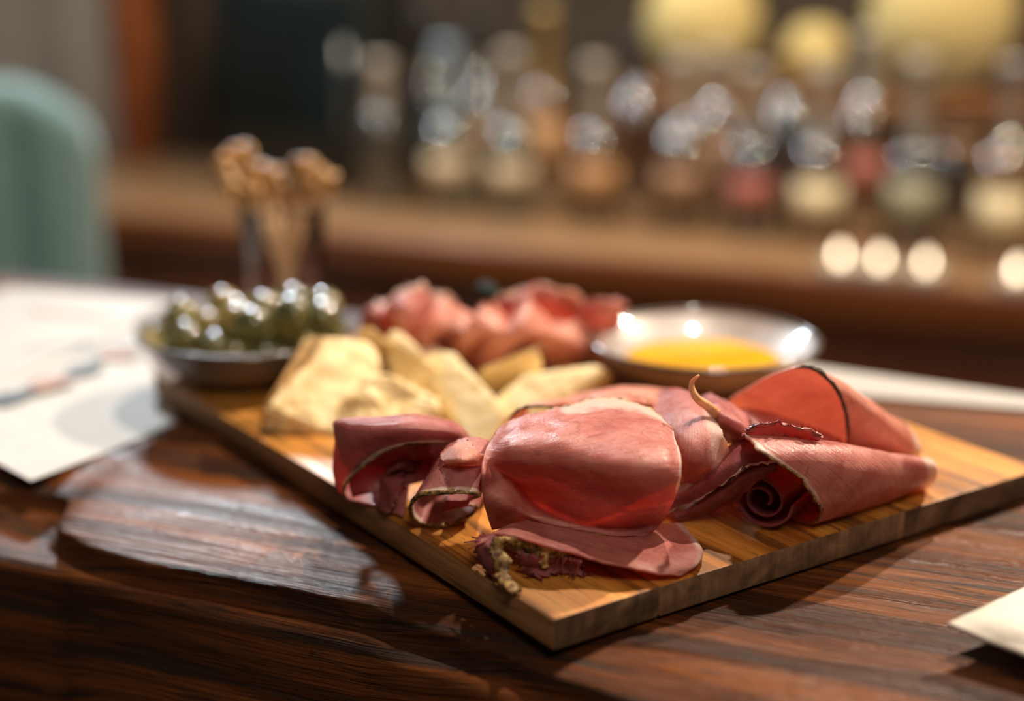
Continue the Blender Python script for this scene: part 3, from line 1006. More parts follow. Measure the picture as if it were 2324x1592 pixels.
# ------------------------------------------------------------------ cheese
def cheese_mat(name, a, b_, c_, rough=0.55):
    m, nt, b, o = new_mat(name)
    v = coords(nt)
    n = noise_tex(nt, v, 110, 5, 0.6, 0.3)
    n2 = noise_tex(nt, v, 30, 3, 0.5)
    c = ramp(nt, n, ((0.3, a), (0.5, b_), (0.72, c_)))
    c = mixc(nt, 0.5, c, ramp(nt, n2, ((0.3, (0.80, 0.66, 0.46)), (0.6, (1, 1, 1)))), 'MULTIPLY')
    nt.links.new(c, b.inputs['Base Color'])
    setp(b, rough=rough, sss=0.25, sss_scale=0.004, sss_rad=(1.0, 0.6, 0.25))
    bump(nt, b, n, 0.5, 0.0015)
    return m


M['cheese'] = cheese_mat('cheese_crumbly', (0.58, 0.40, 0.16), (0.84, 0.66, 0.34), (0.92, 0.80, 0.52))
M['cheese_smooth'] = cheese_mat('cheese_smooth', (0.84, 0.68, 0.34), (0.90, 0.77, 0.46), (0.94, 0.85, 0.60))
M['cheese_rind'] = plain('cheese_rind', (0.46, 0.26, 0.08), 0.55, var=0.25, vscale=80)


def chunk(name, pts, mat, rough_amp=0.0015, cuts=4, seed=0, parent=None, lump=0.0, sharp=28):
    bm = bmesh.new()
    for p in pts:
        bm.verts.new(p)
    r = bmesh.ops.convex_hull(bm, input=bm.verts[:])
    junk = [v for v in bm.verts if not v.link_faces]
    bmesh.ops.delete(bm, geom=junk, context='VERTS')
    bmesh.ops.dissolve_limit(bm, angle_limit=0.03, verts=bm.verts[:], edges=bm.edges[:])
    bmesh.ops.bevel(bm, geom=bm.edges[:], offset=0.0009, segments=2, affect='EDGES')
    bmesh.ops.triangulate(bm, faces=bm.faces[:])
    for _ in range(cuts):
        long = [e for e in bm.edges if e.calc_length() > 0.0028]
        if not long:
            break
        bmesh.ops.subdivide_edges(bm, edges=long, cuts=1, use_grid_fill=False)
        bmesh.ops.triangulate(bm, faces=bm.faces[:])
    bm.normal_update()
    mn = min(v.co.z for v in bm.verts)
    for v in bm.verts:
        p = v.co
        d = rough_amp * (noise.noise(p * 130 + Vector((seed, 0, 0))) + 0.6 * noise.noise(p * 320 + Vector((0, seed, 0))))
        d += lump * (noise.noise(p * 55 + Vector((seed, seed, 0))))
        v.co = p + v.normal * d
    for v in bm.verts:
        v.co.z = max(v.co.z, mn)
    bm.verts.index_update()
    o = mesh_obj(name, [v.co.copy() for v in bm.verts], [tuple(v.index for v in f.verts) for f in bm.faces], mat, parent, True, sharp_angle=sharp)
    bm.free()
    return o


def B(*t):
    return [on_board(*p) for p in t]


CG = 'cheese pieces in the middle of the board'
# big crumbly wedge at the left
o = chunk('cheese_chunk', B((585, 978, 0), (600, 925, .014), (690, 770, .038), (735, 764, .039), (835, 775, .034), (860, 800, .03), (868, 850, .022),
                            (845, 975, .001), (770, 988, .0), (690, 985, .0), (640, 985, 0), (850, 900, .0), (700, 880, 0)), M['cheese'], 0.0010, 4, 1, lump=0.0012)
tag(o, 'largest cheese wedge with smooth sloping side, nearest the olive bowl', 'cheese', CG)
chunk('rind', B((586, 976, 0.001), (600, 920, .015), (692, 767, .0395), (736, 761, .0405), (742, 768, .039), (700, 776, .038), (610, 925, .013), (596, 978, .001)), M['cheese_rind'], 0.0003, 2, 2, o)
o = chunk('cheese_chunk', B((740, 985, 0), (775, 915, .013), (850, 850, .024), (905, 860, .024), (965, 880, .02), (1000, 935, .012), (1010, 985, 0), (900, 1000, 0), (800, 1000, 0), (930, 930, 0)), M['cheese'], 0.0022, 4, 7, lump=0.004)
tag(o, 'rough crumbled cheese lump in front of the largest wedge', 'cheese', CG)
o = chunk('cheese_chunk', B((800, 850, .002), (812, 745, .040), (835, 742, .041), (905, 790, .032), (930, 830, .02), (900, 880, 0), (820, 890, 0)), M['cheese'], 0.0012, 4, 11, lump=0.001)
tag(o, 'yellow cheese piece with pointed top behind the largest wedge', 'cheese', CG)
o = chunk('cheese_chunk', B((870, 880, 0), (880, 755, .038), (908, 748, .039), (985, 830, .026), (1010, 890, .010), (980, 930, 0), (890, 930, 0)), M['cheese_smooth'], 0.0008, 4, 13)
tag(o, 'upright yellow cheese wedge in the middle of the cheese group', 'cheese', CG)
o = chunk('cheese_chunk', B((950, 830, .022), (985, 795, .030), (1030, 800, .030), (1150, 930, .014), (1155, 950, .008), (1110, 1010, 0), (1060, 1000, 0), (980, 930, .001), (1000, 880, .0), (960, 850, .01)), M['cheese_smooth'], 0.0006, 4, 17)
tag(o, 'long pale cheese wedge sloping down to the leftmost ham slice', 'cheese', CG)
o = chunk('cheese_chunk', B((1085, 860, .015), (1090, 838, .022), (1195, 795, .032), (1222, 790, .033), (1232, 830, .022), (1220, 880, 0.001), (1110, 900, 0.001)), M['cheese_smooth'], 0.0006, 4, 19)
tag(o, 'pale triangular cheese piece standing below the back ham heap', 'cheese', CG)
o = chunk('cheese_chunk', B((1130, 930, .008), (1130, 900, .013), (1190, 850, .022), (1350, 828, .022), (1376, 838, .020), (1362, 885, .009), (1250, 935, .004), (1160, 955, .003), (1200, 950, 0), (1350, 900, 0), (1150, 900, 0)), M['cheese_smooth'], 0.0006, 4, 23)
tag(o, 'broad pale cheese slab with brown rind end beside the oil bowl', 'cheese', CG)
chunk('rind', B((1366, 838, .0205), (1390, 846, .018), (1392, 880, .006), (1362, 900, .0), (1356, 890, .010), (1350, 905, 0), (1385, 890, 0)), M['cheese_rind'], 0.0004, 3, 24, o)


# ------------------------------------------------------------------ bowls
def glaze(name, col, rough=0.06, ring=0.0):
    m, nt, b, o = new_mat(name)
    v = coords(nt)
    n = noise_tex(nt, v, 60, 4)
    c = ramp(nt, n, ((0.3, tuple(x * 0.8 for x in col)), (0.7, tuple(min(1, x * 1.12) for x in col))))
    nt.links.new(c, b.inputs['Base Color'])
    setp(b, rough=0.4, coat=1.0, coat_rough=rough)
    return m


M['glaze_grey'] = glaze('glaze_grey', (0.36, 0.30, 0.27))
M['glaze_inside'] = glaze('glaze_inside', (0.38, 0.33, 0.31))
M['glaze_olive'] = glaze('glaze_olive', (0.20, 0.16, 0.05))
M['glaze_dark'] = glaze('glaze_dark', (0.17, 0.14, 0.125))
M['glaze_rim'] = glaze('glaze_rim', (0.06, 0.04, 0.025), 0.08)


def bowl(cx, cy, R, h, foot, mo, mi, name, label):
    """shallow bowl: cx, cy pixel of the rim's centre"""
    c = on_board(cx, cy, h)
    c.z = BT + 0.0001
    root = empty(name, c)
    tag(root, label, 'bowl')
    out = [(0, 0.002), (foot - 0.004, 0.002), (foot - 0.003, 0), (foot, 0), (foot + 0.001, 0.003)]
    for t in np.linspace(0.0, 1, 14)[1:]:
        out.append((foot + 0.001 + (R - foot - 0.001) * t ** 0.72, 0.003 + (h - 0.005) * t ** 1.25))
    MB().lathe(out, c, 72).build('body', mo, root)
    ins = []
    for t in np.linspace(1, 0, 26):
        r = foot * 0.55 + (R - 0.003 - foot * 0.55) * t ** 0.75
        ins.append((r, 0.0055 + (h - 0.0075) * t ** 1.5 + 0.00018 * (1 if int(t * 25) % 2 else -1)))
    ins.append((0, 0.0052))
    MB().lathe(list(reversed(ins)), c, 72).build('inside', mi, root)
    rim = []
    for k in range(10):
        w = 2 * math.pi * k / 9
        rim.append((R - 0.0016 + 0.0017 * math.cos(w), h - 0.0016 + 0.0015 * math.sin(w)))
    MB().lathe(rim, c, 96).build('rim', M['glaze_rim'], root)
    return root, c


oil_bowl, oc = bowl(1597, 763, 0.0625, 0.026, 0.030, M['glaze_grey'], M['glaze_inside'], 'oil_bowl', 'grey glazed bowl with dark rim holding golden olive oil')
m_oil, nt, b, _o = new_mat('olive_oil')
setp(b, color=(0.62, 0.30, 0.004), rough=0.03, spec=0.6)
v = coords(nt)
nn = noise_tex(nt, v, 25, 2)
nt.links.new(ramp(nt, nn, ((0.3, (0.55, 0.25, 0.002)), (0.7, (0.72, 0.38, 0.01)))), b.inputs['Base Color'])
R_OIL = 0.0425
o = MB().lathe([(0, 0.0062), (0.03, 0.0062), (R_OIL - 0.004, 0.0100), (R_OIL, 0.0125), (R_OIL - 0.0015, 0.0122), (0.03, 0.0119), (0, 0.0119)], oc, 64).build('olive_oil', m_oil)
tag(o, 'pool of golden yellow olive oil inside the grey bowl', 'oil')

olive_bowl, vc = bowl(557, 742, 0.0585, 0.028, 0.028, M['glaze_dark'], M['glaze_olive'], 'olive_bowl', 'dark glazed bowl full of green olives at the board corner')

# olives
OL = []
for i, (a, b2) in enumerate((((0.11, 0.10, 0.015), (0.22, 0.19, 0.035)), ((0.05, 0.06, 0.015), (0.12, 0.12, 0.03)), ((0.20, 0.15, 0.03), (0.36, 0.28, 0.07)))):
    m, nt, b, _o = new_mat('olive_skin_%d' % i)
    v = coords(nt)
    nn = noise_tex(nt, v, 90, 3)
    nt.links.new(ramp(nt, nn, ((0.35, a), (0.65, b2))), b.inputs['Base Color'])
    setp(b, rough=0.3, coat=1.0, coat_rough=0.06)
    b.inputs['Coat IOR'].default_value = 1.8
    OL.append(m)
M['stem_scar'] = plain('olive_scar', (0.10, 0.07, 0.02), 0.5)


def olive_profile(L, R):
    pr = [(0.0, -L * 0.5 + L * 0.03)]
    for k in range(1, 16):
        t = k / 16
        w = -math.cos(t * math.pi)
        pr.append((R * math.sin(t * math.pi) ** 0.82 * (1 - 0.06 * w), w * L / 2 + (L * 0.03 if k == 1 else 0)))
    pr.append((0.0, L * 0.5))
    return pr


olive_px = [(418, 742, .020, 0), (445, 768, .020, 1), (440, 732, .012, 2), (515, 722, .026, 0), (522, 762, .022, 2), (545, 790, .018, 0), (488, 785, .016, 1),
            (585, 738, .032, 1), (600, 700, .036, 0), (645, 742, .030, 2), (612, 782, .020, 1), (680, 690, .036, 1), (725, 700, .034, 0), (715, 740, .030, 1),
            (660, 712, .040, 1), (750, 722, .026, 2), (565, 702, .026, 1), (640, 775, .020, 0), (480, 748, .018, 2), (700, 770, .022, 2)]
spots = ['at the far left of the bowl', 'low at the left of the bowl', 'deep at the left side of the bowl', 'left of the bowl centre', 'in the front row of the bowl', 'closest to the front rim',
         'against the front left rim', 'in the middle of the pile', 'at the back of the pile below the picks', 'right of the pile centre', 'in the front row beside the cheese', 'at the back right of the pile',
         'at the top right of the pile', 'on the right slope of the pile', 'at the very top of the pile', 'against the right rim', 'at the back left of the pile', 'behind the cheese tip', 'between the left and middle olives', 'at the front right touching the cheese']
tones = {0: 'mid green', 1: 'dark green', 2: 'yellow green'}
placed = []
for k, (px, py, h, c) in enumerate(olive_px):
    p = on_board(px, py, h)
    # keep inside the bowl
    d = Vector((p.x - vc.x, p.y - vc.y, 0))
    if d.length > 0.043:
        d = d.normalized() * 0.043
        p.x, p.y = vc.x + d.x, vc.y + d.y
    placed.append([p, c, k])
for it in range(60):                                # push olives apart
    for i in range(len(placed)):
        for j in range(i):
            d = placed[i][0] - placed[j][0]
            L = d.length
            if 1e-6 < L < 0.0178:
                s = d / L * (0.0178 - L) * 0.5
                placed[i][0] += s
                placed[j][0] -= s
    for q in placed:
        d = Vector((q[0].x - vc.x, q[0].y - vc.y, 0))
        if d.length > 0.044:
            d = d.normalized() * 0.044
            q[0].x, q[0].y = vc.x + d.x, vc.y + d.y
        r = max(0.0, d.length - 0.012) / 0.046
        low = vc.z + 0.0155 + 0.019 * max(0, r) ** 1.6
        q[0].z = max(q[0].z, low)
rnd = random.Random(9)
for p, c, k in placed:
    ax = Vector((rnd.uniform(-1, 1), rnd.uniform(-1, 1), rnd.uniform(-0.35, 0.35))).normalized()
    o = MB().lathe(olive_profile(0.0205, 0.0088), p, 20, ax).build('olive', OL[c])
    MB().lathe([(0.0, 0.00015), (0.0016, 0.0), (0.0019, -0.0004)], p + ax * 0.0102, 10, ax).build('stem_scar', M['stem_scar'], o)
    tag(o, tones[c] + ' olive ' + spots[k], 'olive', 'green olives in the dark bowl')

# ------------------------------------------------------------------ glass of knotted bamboo picks
gc = on_table(652, 752)
gc.z = TABLE_Z + 0.0003
gl = MB().lathe([(0, 0.0), (0.0205, 0.0), (0.0215, 0.001), (0.0268, 0.079), (0.0272, 0.0805), (0.0265, 0.0812), (0.0256, 0.0805), (0.0206, 0.012), (0.019, 0.009), (0, 0.0085)], gc, 56).build('pick_glass', glass_mat('clear_glass'))
tag(gl, 'small clear glass tumbler holding knotted cocktail picks', 'glass')
M['bamboo'] = plain('bamboo', (0.85, 0.62, 0.38), 0.45, var=0.12, vscale=80)
M['bamboo_knot'] = plain('bamboo_knot', (0.52, 0.28, 0.08), 0.35, var=0.2, vscale=120, coat=0.5)
knots = [(512, 372), (545, 352), (528, 436), (578, 392), (612, 402), (690, 382), (716, 402), (742, 412), (662, 440), (622, 436), (700, 436), (565, 440)]
where = ['tallest pick at the far left', 'tall pick second from the left', 'low pick leaning out at the left', 'pick left of the middle', 'pick just left of the glass centre', 'tallest pick on the right side',
         'pick right of the glass centre', 'pick farthest to the right', 'short pick in the middle', 'short pick left of the middle', 'short pick at the right', 'short pick at the left rim']
for k, (kx, ky) in enumerate(knots):
    top = at_y(kx, ky, gc.y + rnd.uniform(-0.012, 0.012))
    w = 2 * math.pi * k / len(knots)
    foot = gc + Vector((-(top.x - gc.x) * 0.25 + 0.004 * math.cos(w), 0.006 * math.sin(w), 0.0105))
    d = (top - foot)
    # stay inside the rim
    t = (gc.z + 0.079 - foot.z) / d.z
    at_rim = foot + d * t
    rr = Vector((at_rim.x - gc.x, at_rim.y - gc.y, 0))
    if rr.length > 0.0230:
        rr = rr.normalized() * 0.0230
        at_rim = Vector((gc.x + rr.x, gc.y + rr.y, at_rim.z))
    pts = catmull([foot, at_rim, top], 12).tolist()
    root = empty('cocktail_pick', foot)
    tag(root, 'knotted bamboo cocktail pick, ' + where[k], 'pick', 'bamboo picks in the glass')
    MB().tube(pts, [0.0007 + 0.0009 * min(1, i / 3) for i in range(12)], 8).build('stick', M['bamboo'], root)
    # the knot: a small tied loop
    kn = []
    fac = 0.0052
    q = Matrix.Rotation(rnd.uniform(0, 6.28), 3, 'Z') @ Matrix.Rotation(rnd.uniform(-0.5, 0.5), 3, 'X')
    for i in range(48):
        t2 = 2 * math.pi * i / 48
        x = (math.sin(t2) + 2 * math.sin(2 * t2)) * fac * 0.5
        z = (math.cos(t2) - 2 * math.cos(2 * t2)) * fac * 0.5
        y = -math.sin(3 * t2) * fac * 0.5
        kn.append(top + q @ Vector((x, y, z)))
    MB().tube(kn, 0.0021, 7, True).build('knot', M['bamboo_knot'], root)


# ------------------------------------------------------------------ paper menus, napkins
def flat_sheet(name, quad, z, mat, thick=0.0006, n=24, curl=0.0, seed=0, lift=0.0):
    """quad: four pixel corners on the slab, in order"""
    p = [on_table(x, y, z) for x, y in quad]
    vs, fs = [], []
    for s in (1, 0):
        for i in range(n + 1):
            for j in range(n + 1):
                u, v = i / n, j / n
                q = (p[0] * (1 - u) + p[1] * u) * (1 - v) + (p[3] * (1 - u) + p[2] * u) * v
                h = curl * (noise.noise((q.x * 9 + seed, q.y * 9, 0)) * 0.5 + 0.5)
                h += lift * max(0.0, 1 - v / 0.6) ** 1.5 * (1 - 0.75 * u ** 3)
                vs.append(q + Vector((0, 0, s * thick + h)))
    m = (n + 1) ** 2
    ix = lambda i, j: i * (n + 1) + j
    for i in range(n):
        for j in range(n):
            a, b2, c, d = ix(i, j), ix(i + 1, j), ix(i + 1, j + 1), ix(i, j + 1)
            fs.append((a, b2, c, d))
            fs.append((d + m, c + m, b2 + m, a + m))
    loop = [ix(i, 0) for i in range(n + 1)] + [ix(n, j) for j in range(1, n + 1)] + [ix(i, n) for i in range(n - 1, -1, -1)] + [ix(0, j) for j in range(n - 1, 0, -1)]
    for a, b2 in zip(loop, loop[1:] + loop[:1]):
        fs.append((b2, a, a + m, b2 + m))
    return mesh_obj(name, vs, fs, mat, None, False)


def blot(sheet_o, px, py, z, rx, ry, mat, seed):
    """flat printed mark on the paper"""
    c = on_table(px, py, z)
    vs = [c]
    n = 26
    for i in range(n):
        w = 2 * math.pi * i / n
        k = 0.75 + 0.35 * noise.noise((math.cos(w) * 1.6 + seed, math.sin(w) * 1.6, seed))
        vs.append(c + A_DIR * (math.cos(w) * rx * k) + B_DIR * (math.sin(w) * ry * k))
    fs = [(0, i + 1, (i + 1) % n + 1) for i in range(n)]
    lo = [v - Vector((0, 0, 0.0002)) for v in vs]
    m = len(vs)
    fs += [(m, (i + 1) % n + 1 + m, i + 1 + m) for i in range(n)]
    fs += [(i + 1, i + 1 + m, (i + 1) % n + 1 + m, (i + 1) % n + 1) for i in range(n)]
    return mesh_obj('printed_mark', vs + lo, fs, mat, sheet_o, False)


m1 = flat_sheet('menu_sheet', [(-320, 930), (70, 1100), (402, 962), (300, 735)], 0.0003, M['paper'], 0.0005, lift=0.006)
tag(m1, 'white paper menu at the left with its corner over the counter edge', 'menu')
m2 = flat_sheet('menu_sheet', [(-420, 820), (-60, 905), (398, 688), (20, 655)], 0.0012, M['paper'], 0.0006, curl=0.0006, seed=4)
tag(m2, 'white paper menu lying farther back at the left beyond the olive bowl', 'menu')
for k, (x, y, rx, ry, mt) in enumerate(((28, 902, .013, .020, 'ink'), (115, 868, .015, .018, 'ink_brown'), (190, 836, .013, .022, 'ink'), (270, 803, .016, .015, 'ink_brown'))):
    blot(m2 if k > 1 else m1, x, y, 0.0040 if k < 2 else 0.0027, rx, ry, M[mt], k * 3.3)
blot(m2, 150, 712, 0.0027, 0.055, 0.006, M['ink_brown'], 12.0)

w1 = flat_sheet('paper_strip', [(1700, 880), (2420, 940), (2420, 915), (1700, 815)], 0.0010, M['paper'], 0.0008, curl=0.0004, seed=8)
tag(w1, 'white paper strip along the far counter edge behind the board', 'paper')

# folded cloth napkin, lower right
npk = empty('napkin', on_table(2300, 1440))
tag(npk, 'folded white cloth napkin corner at the lower right', 'napkin')
M['cloth'] = plain('napkin_cloth', (0.58, 0.54, 0.47), 0.85, var=0.05, vscale=500)


def napkin_layer(z0, z1, dx, seed):
    rows = [[(2150 + dx, 1418, z0 + 0.001), (2230 + dx, 1452, z0), (2330 + dx, 1490, z0 - 0.001), (2500 + dx, 1560, z0)],
            [(2212 + dx, 1390, z1), (2290, 1420, z1 + .001), (2380, 1450, z1), (2520, 1500, z1)],
            [(2270 + dx, 1362, z1), (2340, 1390, z1), (2430, 1415, z1), (2540, 1450, z1)],
            [(2330 + dx, 1335, z1 - .001), (2400, 1350, z1), (2480, 1370, z1), (2560, 1400, z1)]]
    return g(rows, on_table)


sheet('fold', napkin_layer(0.014, 0.017, 0, 1), M['cloth'], npk, thick=0.0016, nu=30, nv=30, wrinkle=0.0006, seed=61)
sheet('fold', napkin_layer(0.009, 0.011, 30, 2), M['cloth'], npk, thick=0.0016, nu=30, nv=30, wrinkle=0.0006, seed=62)
sheet('fold', napkin_layer(0.0025, 0.004, 60, 3), M['cloth'], npk, thick=0.0016, nu=30, nv=30, wrinkle=0.0006, seed=63, floor_z=TABLE_Z)

# ------------------------------------------------------------------ back bar
CZ = 0.90
CB = 1.755
bc = empty('back_counter', ab(-0.4, CB + 0.2, 0))
tag(bc, 'reddish brown wooden back counter below the bottles', 'counter')
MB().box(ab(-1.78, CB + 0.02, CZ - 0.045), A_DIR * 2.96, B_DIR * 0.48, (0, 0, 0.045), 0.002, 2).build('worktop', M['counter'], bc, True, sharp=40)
MB().box(ab(-1.78, CB, CZ - 0.050), A_DIR * 2.96, B_DIR * 0.0198, (0, 0, 0.050), 0.003, 3).build('front_edge', M['counter_shaded'], bc, True, sharp=40)
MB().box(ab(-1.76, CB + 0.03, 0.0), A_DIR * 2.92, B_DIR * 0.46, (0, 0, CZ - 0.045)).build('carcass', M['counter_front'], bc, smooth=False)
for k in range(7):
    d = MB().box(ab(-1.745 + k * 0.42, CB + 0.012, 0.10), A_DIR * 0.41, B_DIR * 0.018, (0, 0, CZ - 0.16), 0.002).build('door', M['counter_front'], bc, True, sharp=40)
    MB().lathe([(0, 0), (0.008, 0), (0.006, 0.008), (0.012, 0.016), (0.010, 0.022), (0, 0.024)], ab(-1.745 + k * 0.42 + 0.36, CB + 0.012, 0.62), 18, -B_DIR).build('knob', plain('brass', (0.6, 0.4, 0.15), 0.3, 1.0), d)

M['panel'] = wood('panel_wood', (0.018, 0.011, 0.006), (0.036, 0.023, 0.013), (0.055, 0.037, 0.021), ROT, (0.5, 0.7), 0.3, 0.5)
panel = structure(MB().box(row_point(300, WALL_B - 0.035, CZ), A_DIR * 2.9, B_DIR * 0.035, (0, 0, 1.3)).build('wall_panel', M['panel'], smooth=False))
# uprights
post_p = row_point(268, 2.12, CZ)
post = MB().box(post_p, A_DIR * 0.048, B_DIR * 0.07, (0, 0, 0.95), 0.004).build('shelf_post', M['post'], smooth=True, sharp=40)
tag(post, 'orange brown wooden post standing on the back counter', 'post')
post2_p = row_point(422, 2.20, CZ)
post2 = MB().box(post2_p, A_DIR * 0.042, B_DIR * 0.05, (0, 0, 0.95), 0.004).build('shelf_post', M['panel'], smooth=True, sharp=40)
tag(post2, 'darker brown wooden post beside the black cabinet', 'post')

# black cabinet with a glass door
kp = row_point(498, 2.02, CZ)
kw = (row_point(846, 2.02, CZ) - kp).length
kab = empty('black_cabinet', kp)
tag(kab, 'black glass-fronted cabinet on the back counter left of the bottles', 'cabinet')
blk = plain('black_lacquer', (0.010, 0.011, 0.010), 0.35, var=0.1)
MB().box(kp + Vector((0, 0, .0005)), A_DIR * kw, B_DIR * 0.15, (0, 0, 0.315), 0.012, 3).build('body', blk, kab, True, sharp=40)
dr = MB().box(kp + A_DIR * 0.015 - B_DIR * 0.006 + Vector((0, 0, 0.02)), A_DIR * (kw - 0.03), B_DIR * 0.006, (0, 0, 0.275), 0.002).build('door', plain('dark_glass', (0.008, 0.012, 0.012), 0.12), kab, True, sharp=40)
MB().tube([kp + A_DIR * (kw - 0.03) - B_DIR * 0.022 + Vector((0, 0, z)) for z in (0.10, 0.14, 0.18, 0.22)], 0.004, 10).build('handle', plain('steel', (0.5, 0.5, 0.5), 0.3, 1.0), dr)

# bottles
def bottle_glass(name, col, rough=0.5):
    m, nt, b, o = new_mat(name)
    v = coords(nt)
    n = noise_tex(nt, v, 20, 2)
    nt.links.new(ramp(nt, n, ((0.3, tuple(c * 0.8 for c in col)), (0.7, col))), b.inputs['Base Color'])
    setp(b, rough=rough, spec=0.2, coat=1.0, coat_rough=0.035)
    b.inputs['Coat IOR'].default_value = 2.3
    return m


GL = {'clear': bottle_glass('bottle_clear', (0.045, 0.040, 0.030)), 'green': bottle_glass('bottle_green', (0.035, 0.045, 0.032)),
      'amber': bottle_glass('bottle_amber', (0.065, 0.026, 0.005)), 'dark': bottle_glass('bottle_dark', (0.014, 0.014, 0.016)),
      'brown': bottle_glass('bottle_brown', (0.045, 0.016, 0.005)), 'honey': bottle_glass('bottle_honey', (0.13, 0.065, 0.018))}
LB = {'tan': plain('label_tan', (0.52, 0.40, 0.26), 0.6), 'cream': plain('label_cream', (0.62, 0.52, 0.32), 0.6), 'red': plain('label_red', (0.34, 0.10, 0.07), 0.6),
      'olive': plain('label_olive', (0.28, 0.26, 0.17), 0.6), 'orange': plain('label_orange', (0.42, 0.22, 0.09), 0.6), 'brown': plain('label_brown', (0.30, 0.17, 0.09), 0.6)}
CP = {'silver': plain('cap_silver', (0.42, 0.38, 0.34), 0.35, 0.6), 'pale': plain('cap_pale', (0.38, 0.33, 0.27), 0.45), 'black': plain('cap_black', (0.03, 0.03, 0.03), 0.4),
      'blue': plain('cap_blue', (0.22, 0.30, 0.38), 0.4), 'gold': plain('cap_gold', (0.5, 0.34, 0.12), 0.35, 0.6)}


def bottle(px, b, glass, label, cap, R, hb, hn, ht, text, lab=(0.02, 0.06), foil=0.5):
    """hb: height of the body's shoulder, hn: where the neck starts, ht: total height"""
    c = row_point(px, b, CZ)
    c.z = CZ + 0.0005
    root = empty('bottle', c)
    tag(root, text, 'bottle', 'bottles on the back counter')
    rn = 0.0135
    pr = [(0, 0.004), (R * 0.7, 0.002), (R * 0.9, 0), (R, 0.006), (R, hb)]
    for k in range(1, 9):
        t = k / 9
        pr.append((rn + (R - rn) * math.cos(t * math.pi / 2) ** 0.9, hb + (hn - hb) * math.sin(t * math.pi / 2) ** 1.1))
    pr += [(rn, hn), (rn, ht - 0.018), (rn + 0.002, ht - 0.016), (rn + 0.002, ht - 0.006), (rn, ht - 0.004), (0, ht - 0.004)]
    MB().lathe(pr, c, 40).build('body', GL[glass], root)
    if label:
        l0, l1 = lab[0] + 0.014, lab[1] + 0.010
        mb = MB()
        n = 22
        vs, fs = [], []
        ang0 = math.atan2(-c.y, -c.x)
        for s in (0.0004, 0.0010):
            for j in range(2):
                for i in range(n + 1):
                    w = ang0 + (i / n - 0.5) * 1.7
                    vs.append(c + Vector(((R + s) * math.cos(w), (R + s) * math.sin(w), l0 if j == 0 else l1)))
        k = n + 1
        for i in range(n):
            fs.append((i + 2 * k, i + 1 + 2 * k, i + 1 + 3 * k, i + 3 * k))
            fs.append((i + k, i + 1 + k, i + 1, i))
            fs.append((i + 3 * k, i + 1 + 3 * k, i + 1 + k, i + k))
            fs.append((i, i + 1, i + 1 + 2 * k, i + 2 * k))
        mb.add(vs, fs).build('label', LB[label], root)
    z0 = hn + (ht - hn) * (1 - foil)
    MB().lathe([(rn + 0.0006, z0), (rn + 0.0012, z0 + 0.002), (rn + 0.0012, ht - 0.018), (rn + 0.0034, ht - 0.016), (rn + 0.0034, ht - 0.004), (rn + 0.002, ht + 0.001), (0, ht + 0.0015)], c, 28).build('cap', CP[cap], root)
    return root


RB = 1.95
bottle(868, RB, 'clear', None, 'pale', 0.030, 0.10, 0.135, 0.205, 'slim clear bottle with pale neck next to the black cabinet', foil=0.9)
bottle(1016, RB, 'green', 'tan', 'blue', 0.036, 0.085, 0.125, 0.232, 'grey green bottle with blue cap and tan label', (0.030, 0.072), 0.95)
bottle(1160, RB, 'green', 'tan', 'pale', 0.036, 0.085, 0.125, 0.225, 'grey green bottle with pale neck and tan label', (0.028, 0.068), 0.95)
bottle(1348, RB, 'amber', 'orange', 'pale', 0.038, 0.090, 0.130, 0.215, 'amber bottle with orange label and pale neck', (0.030, 0.074), 0.95)
bottle(1540, RB, 'brown', 'brown', 'pale', 0.036, 0.090, 0.130, 0.225, 'brown bottle with brown label, fifth along the back counter', (0.035, 0.075), 0.8)
bottle(1698, RB, 'dark', 'red', 'pale', 0.036, 0.085, 0.125, 0.215, 'black bottle with a muted red label', (0.030, 0.070), 0.9)
bottle(1852, RB, 'brown', 'cream', 'pale', 0.037, 0.085, 0.128, 0.220, 'brown bottle with a cream label between two black bottles', (0.020, 0.070), 0.9)
bottle(2062, RB, 'dark', 'olive', 'pale', 0.037, 0.090, 0.130, 0.235, 'black bottle with dull olive label and long pale neck', (0.025, 0.080), 1.0)
bottle(2268, RB, 'honey', 'cream', 'silver', 0.040, 0.090, 0.135, 0.235, 'honey bottle with bright cream label at the right end', (0.012, 0.074), 0.9)
RB2 = 2.13
bottle(978, RB2, 'dark', None, 'black', 0.034, 0.11, 0.15, 0.26, 'dark bottle in the rear row behind the grey green pair', foil=0.6)
bottle(1090, RB2, 'clear', 'brown', 'black', 0.034, 0.11, 0.15, 0.26, 'clear bottle with brown label in the rear row, between the green pair', (0.04, 0.09), 0.5)
bottle(1235, RB2, 'honey', 'orange', 'gold', 0.036, 0.12, 0.16, 0.27, 'honey bottle with gold neck in the rear row', (0.03, 0.10), 1.0)
bottle(1440, RB2, 'brown', None, 'black', 0.036, 0.11, 0.15, 0.23, 'brown unlabelled bottle in the rear row', foil=0.5)
bottle(1620, RB2, 'amber', 'brown', 'pale', 0.036, 0.10, 0.14, 0.22, 'amber bottle with brown label in the rear row', (0.03, 0.09), 0.7)
bottle(1775, RB2, 'dark', None, 'gold', 0.036, 0.10, 0.15, 0.22, 'dark bottle with gold neck in the rear row', foil=0.7)
bottle(1950, RB2, 'amber', 'red', 'pale', 0.036, 0.11, 0.15, 0.25, 'amber bottle with red label in the rear row', (0.03, 0.08), 0.8)
bottle(2165, RB2, 'dark', 'orange', 'black', 0.038, 0.08, 0.11, 0.135, 'dark bottle with orange label in the rear row at right', (0.09, 0.108), 0.5)

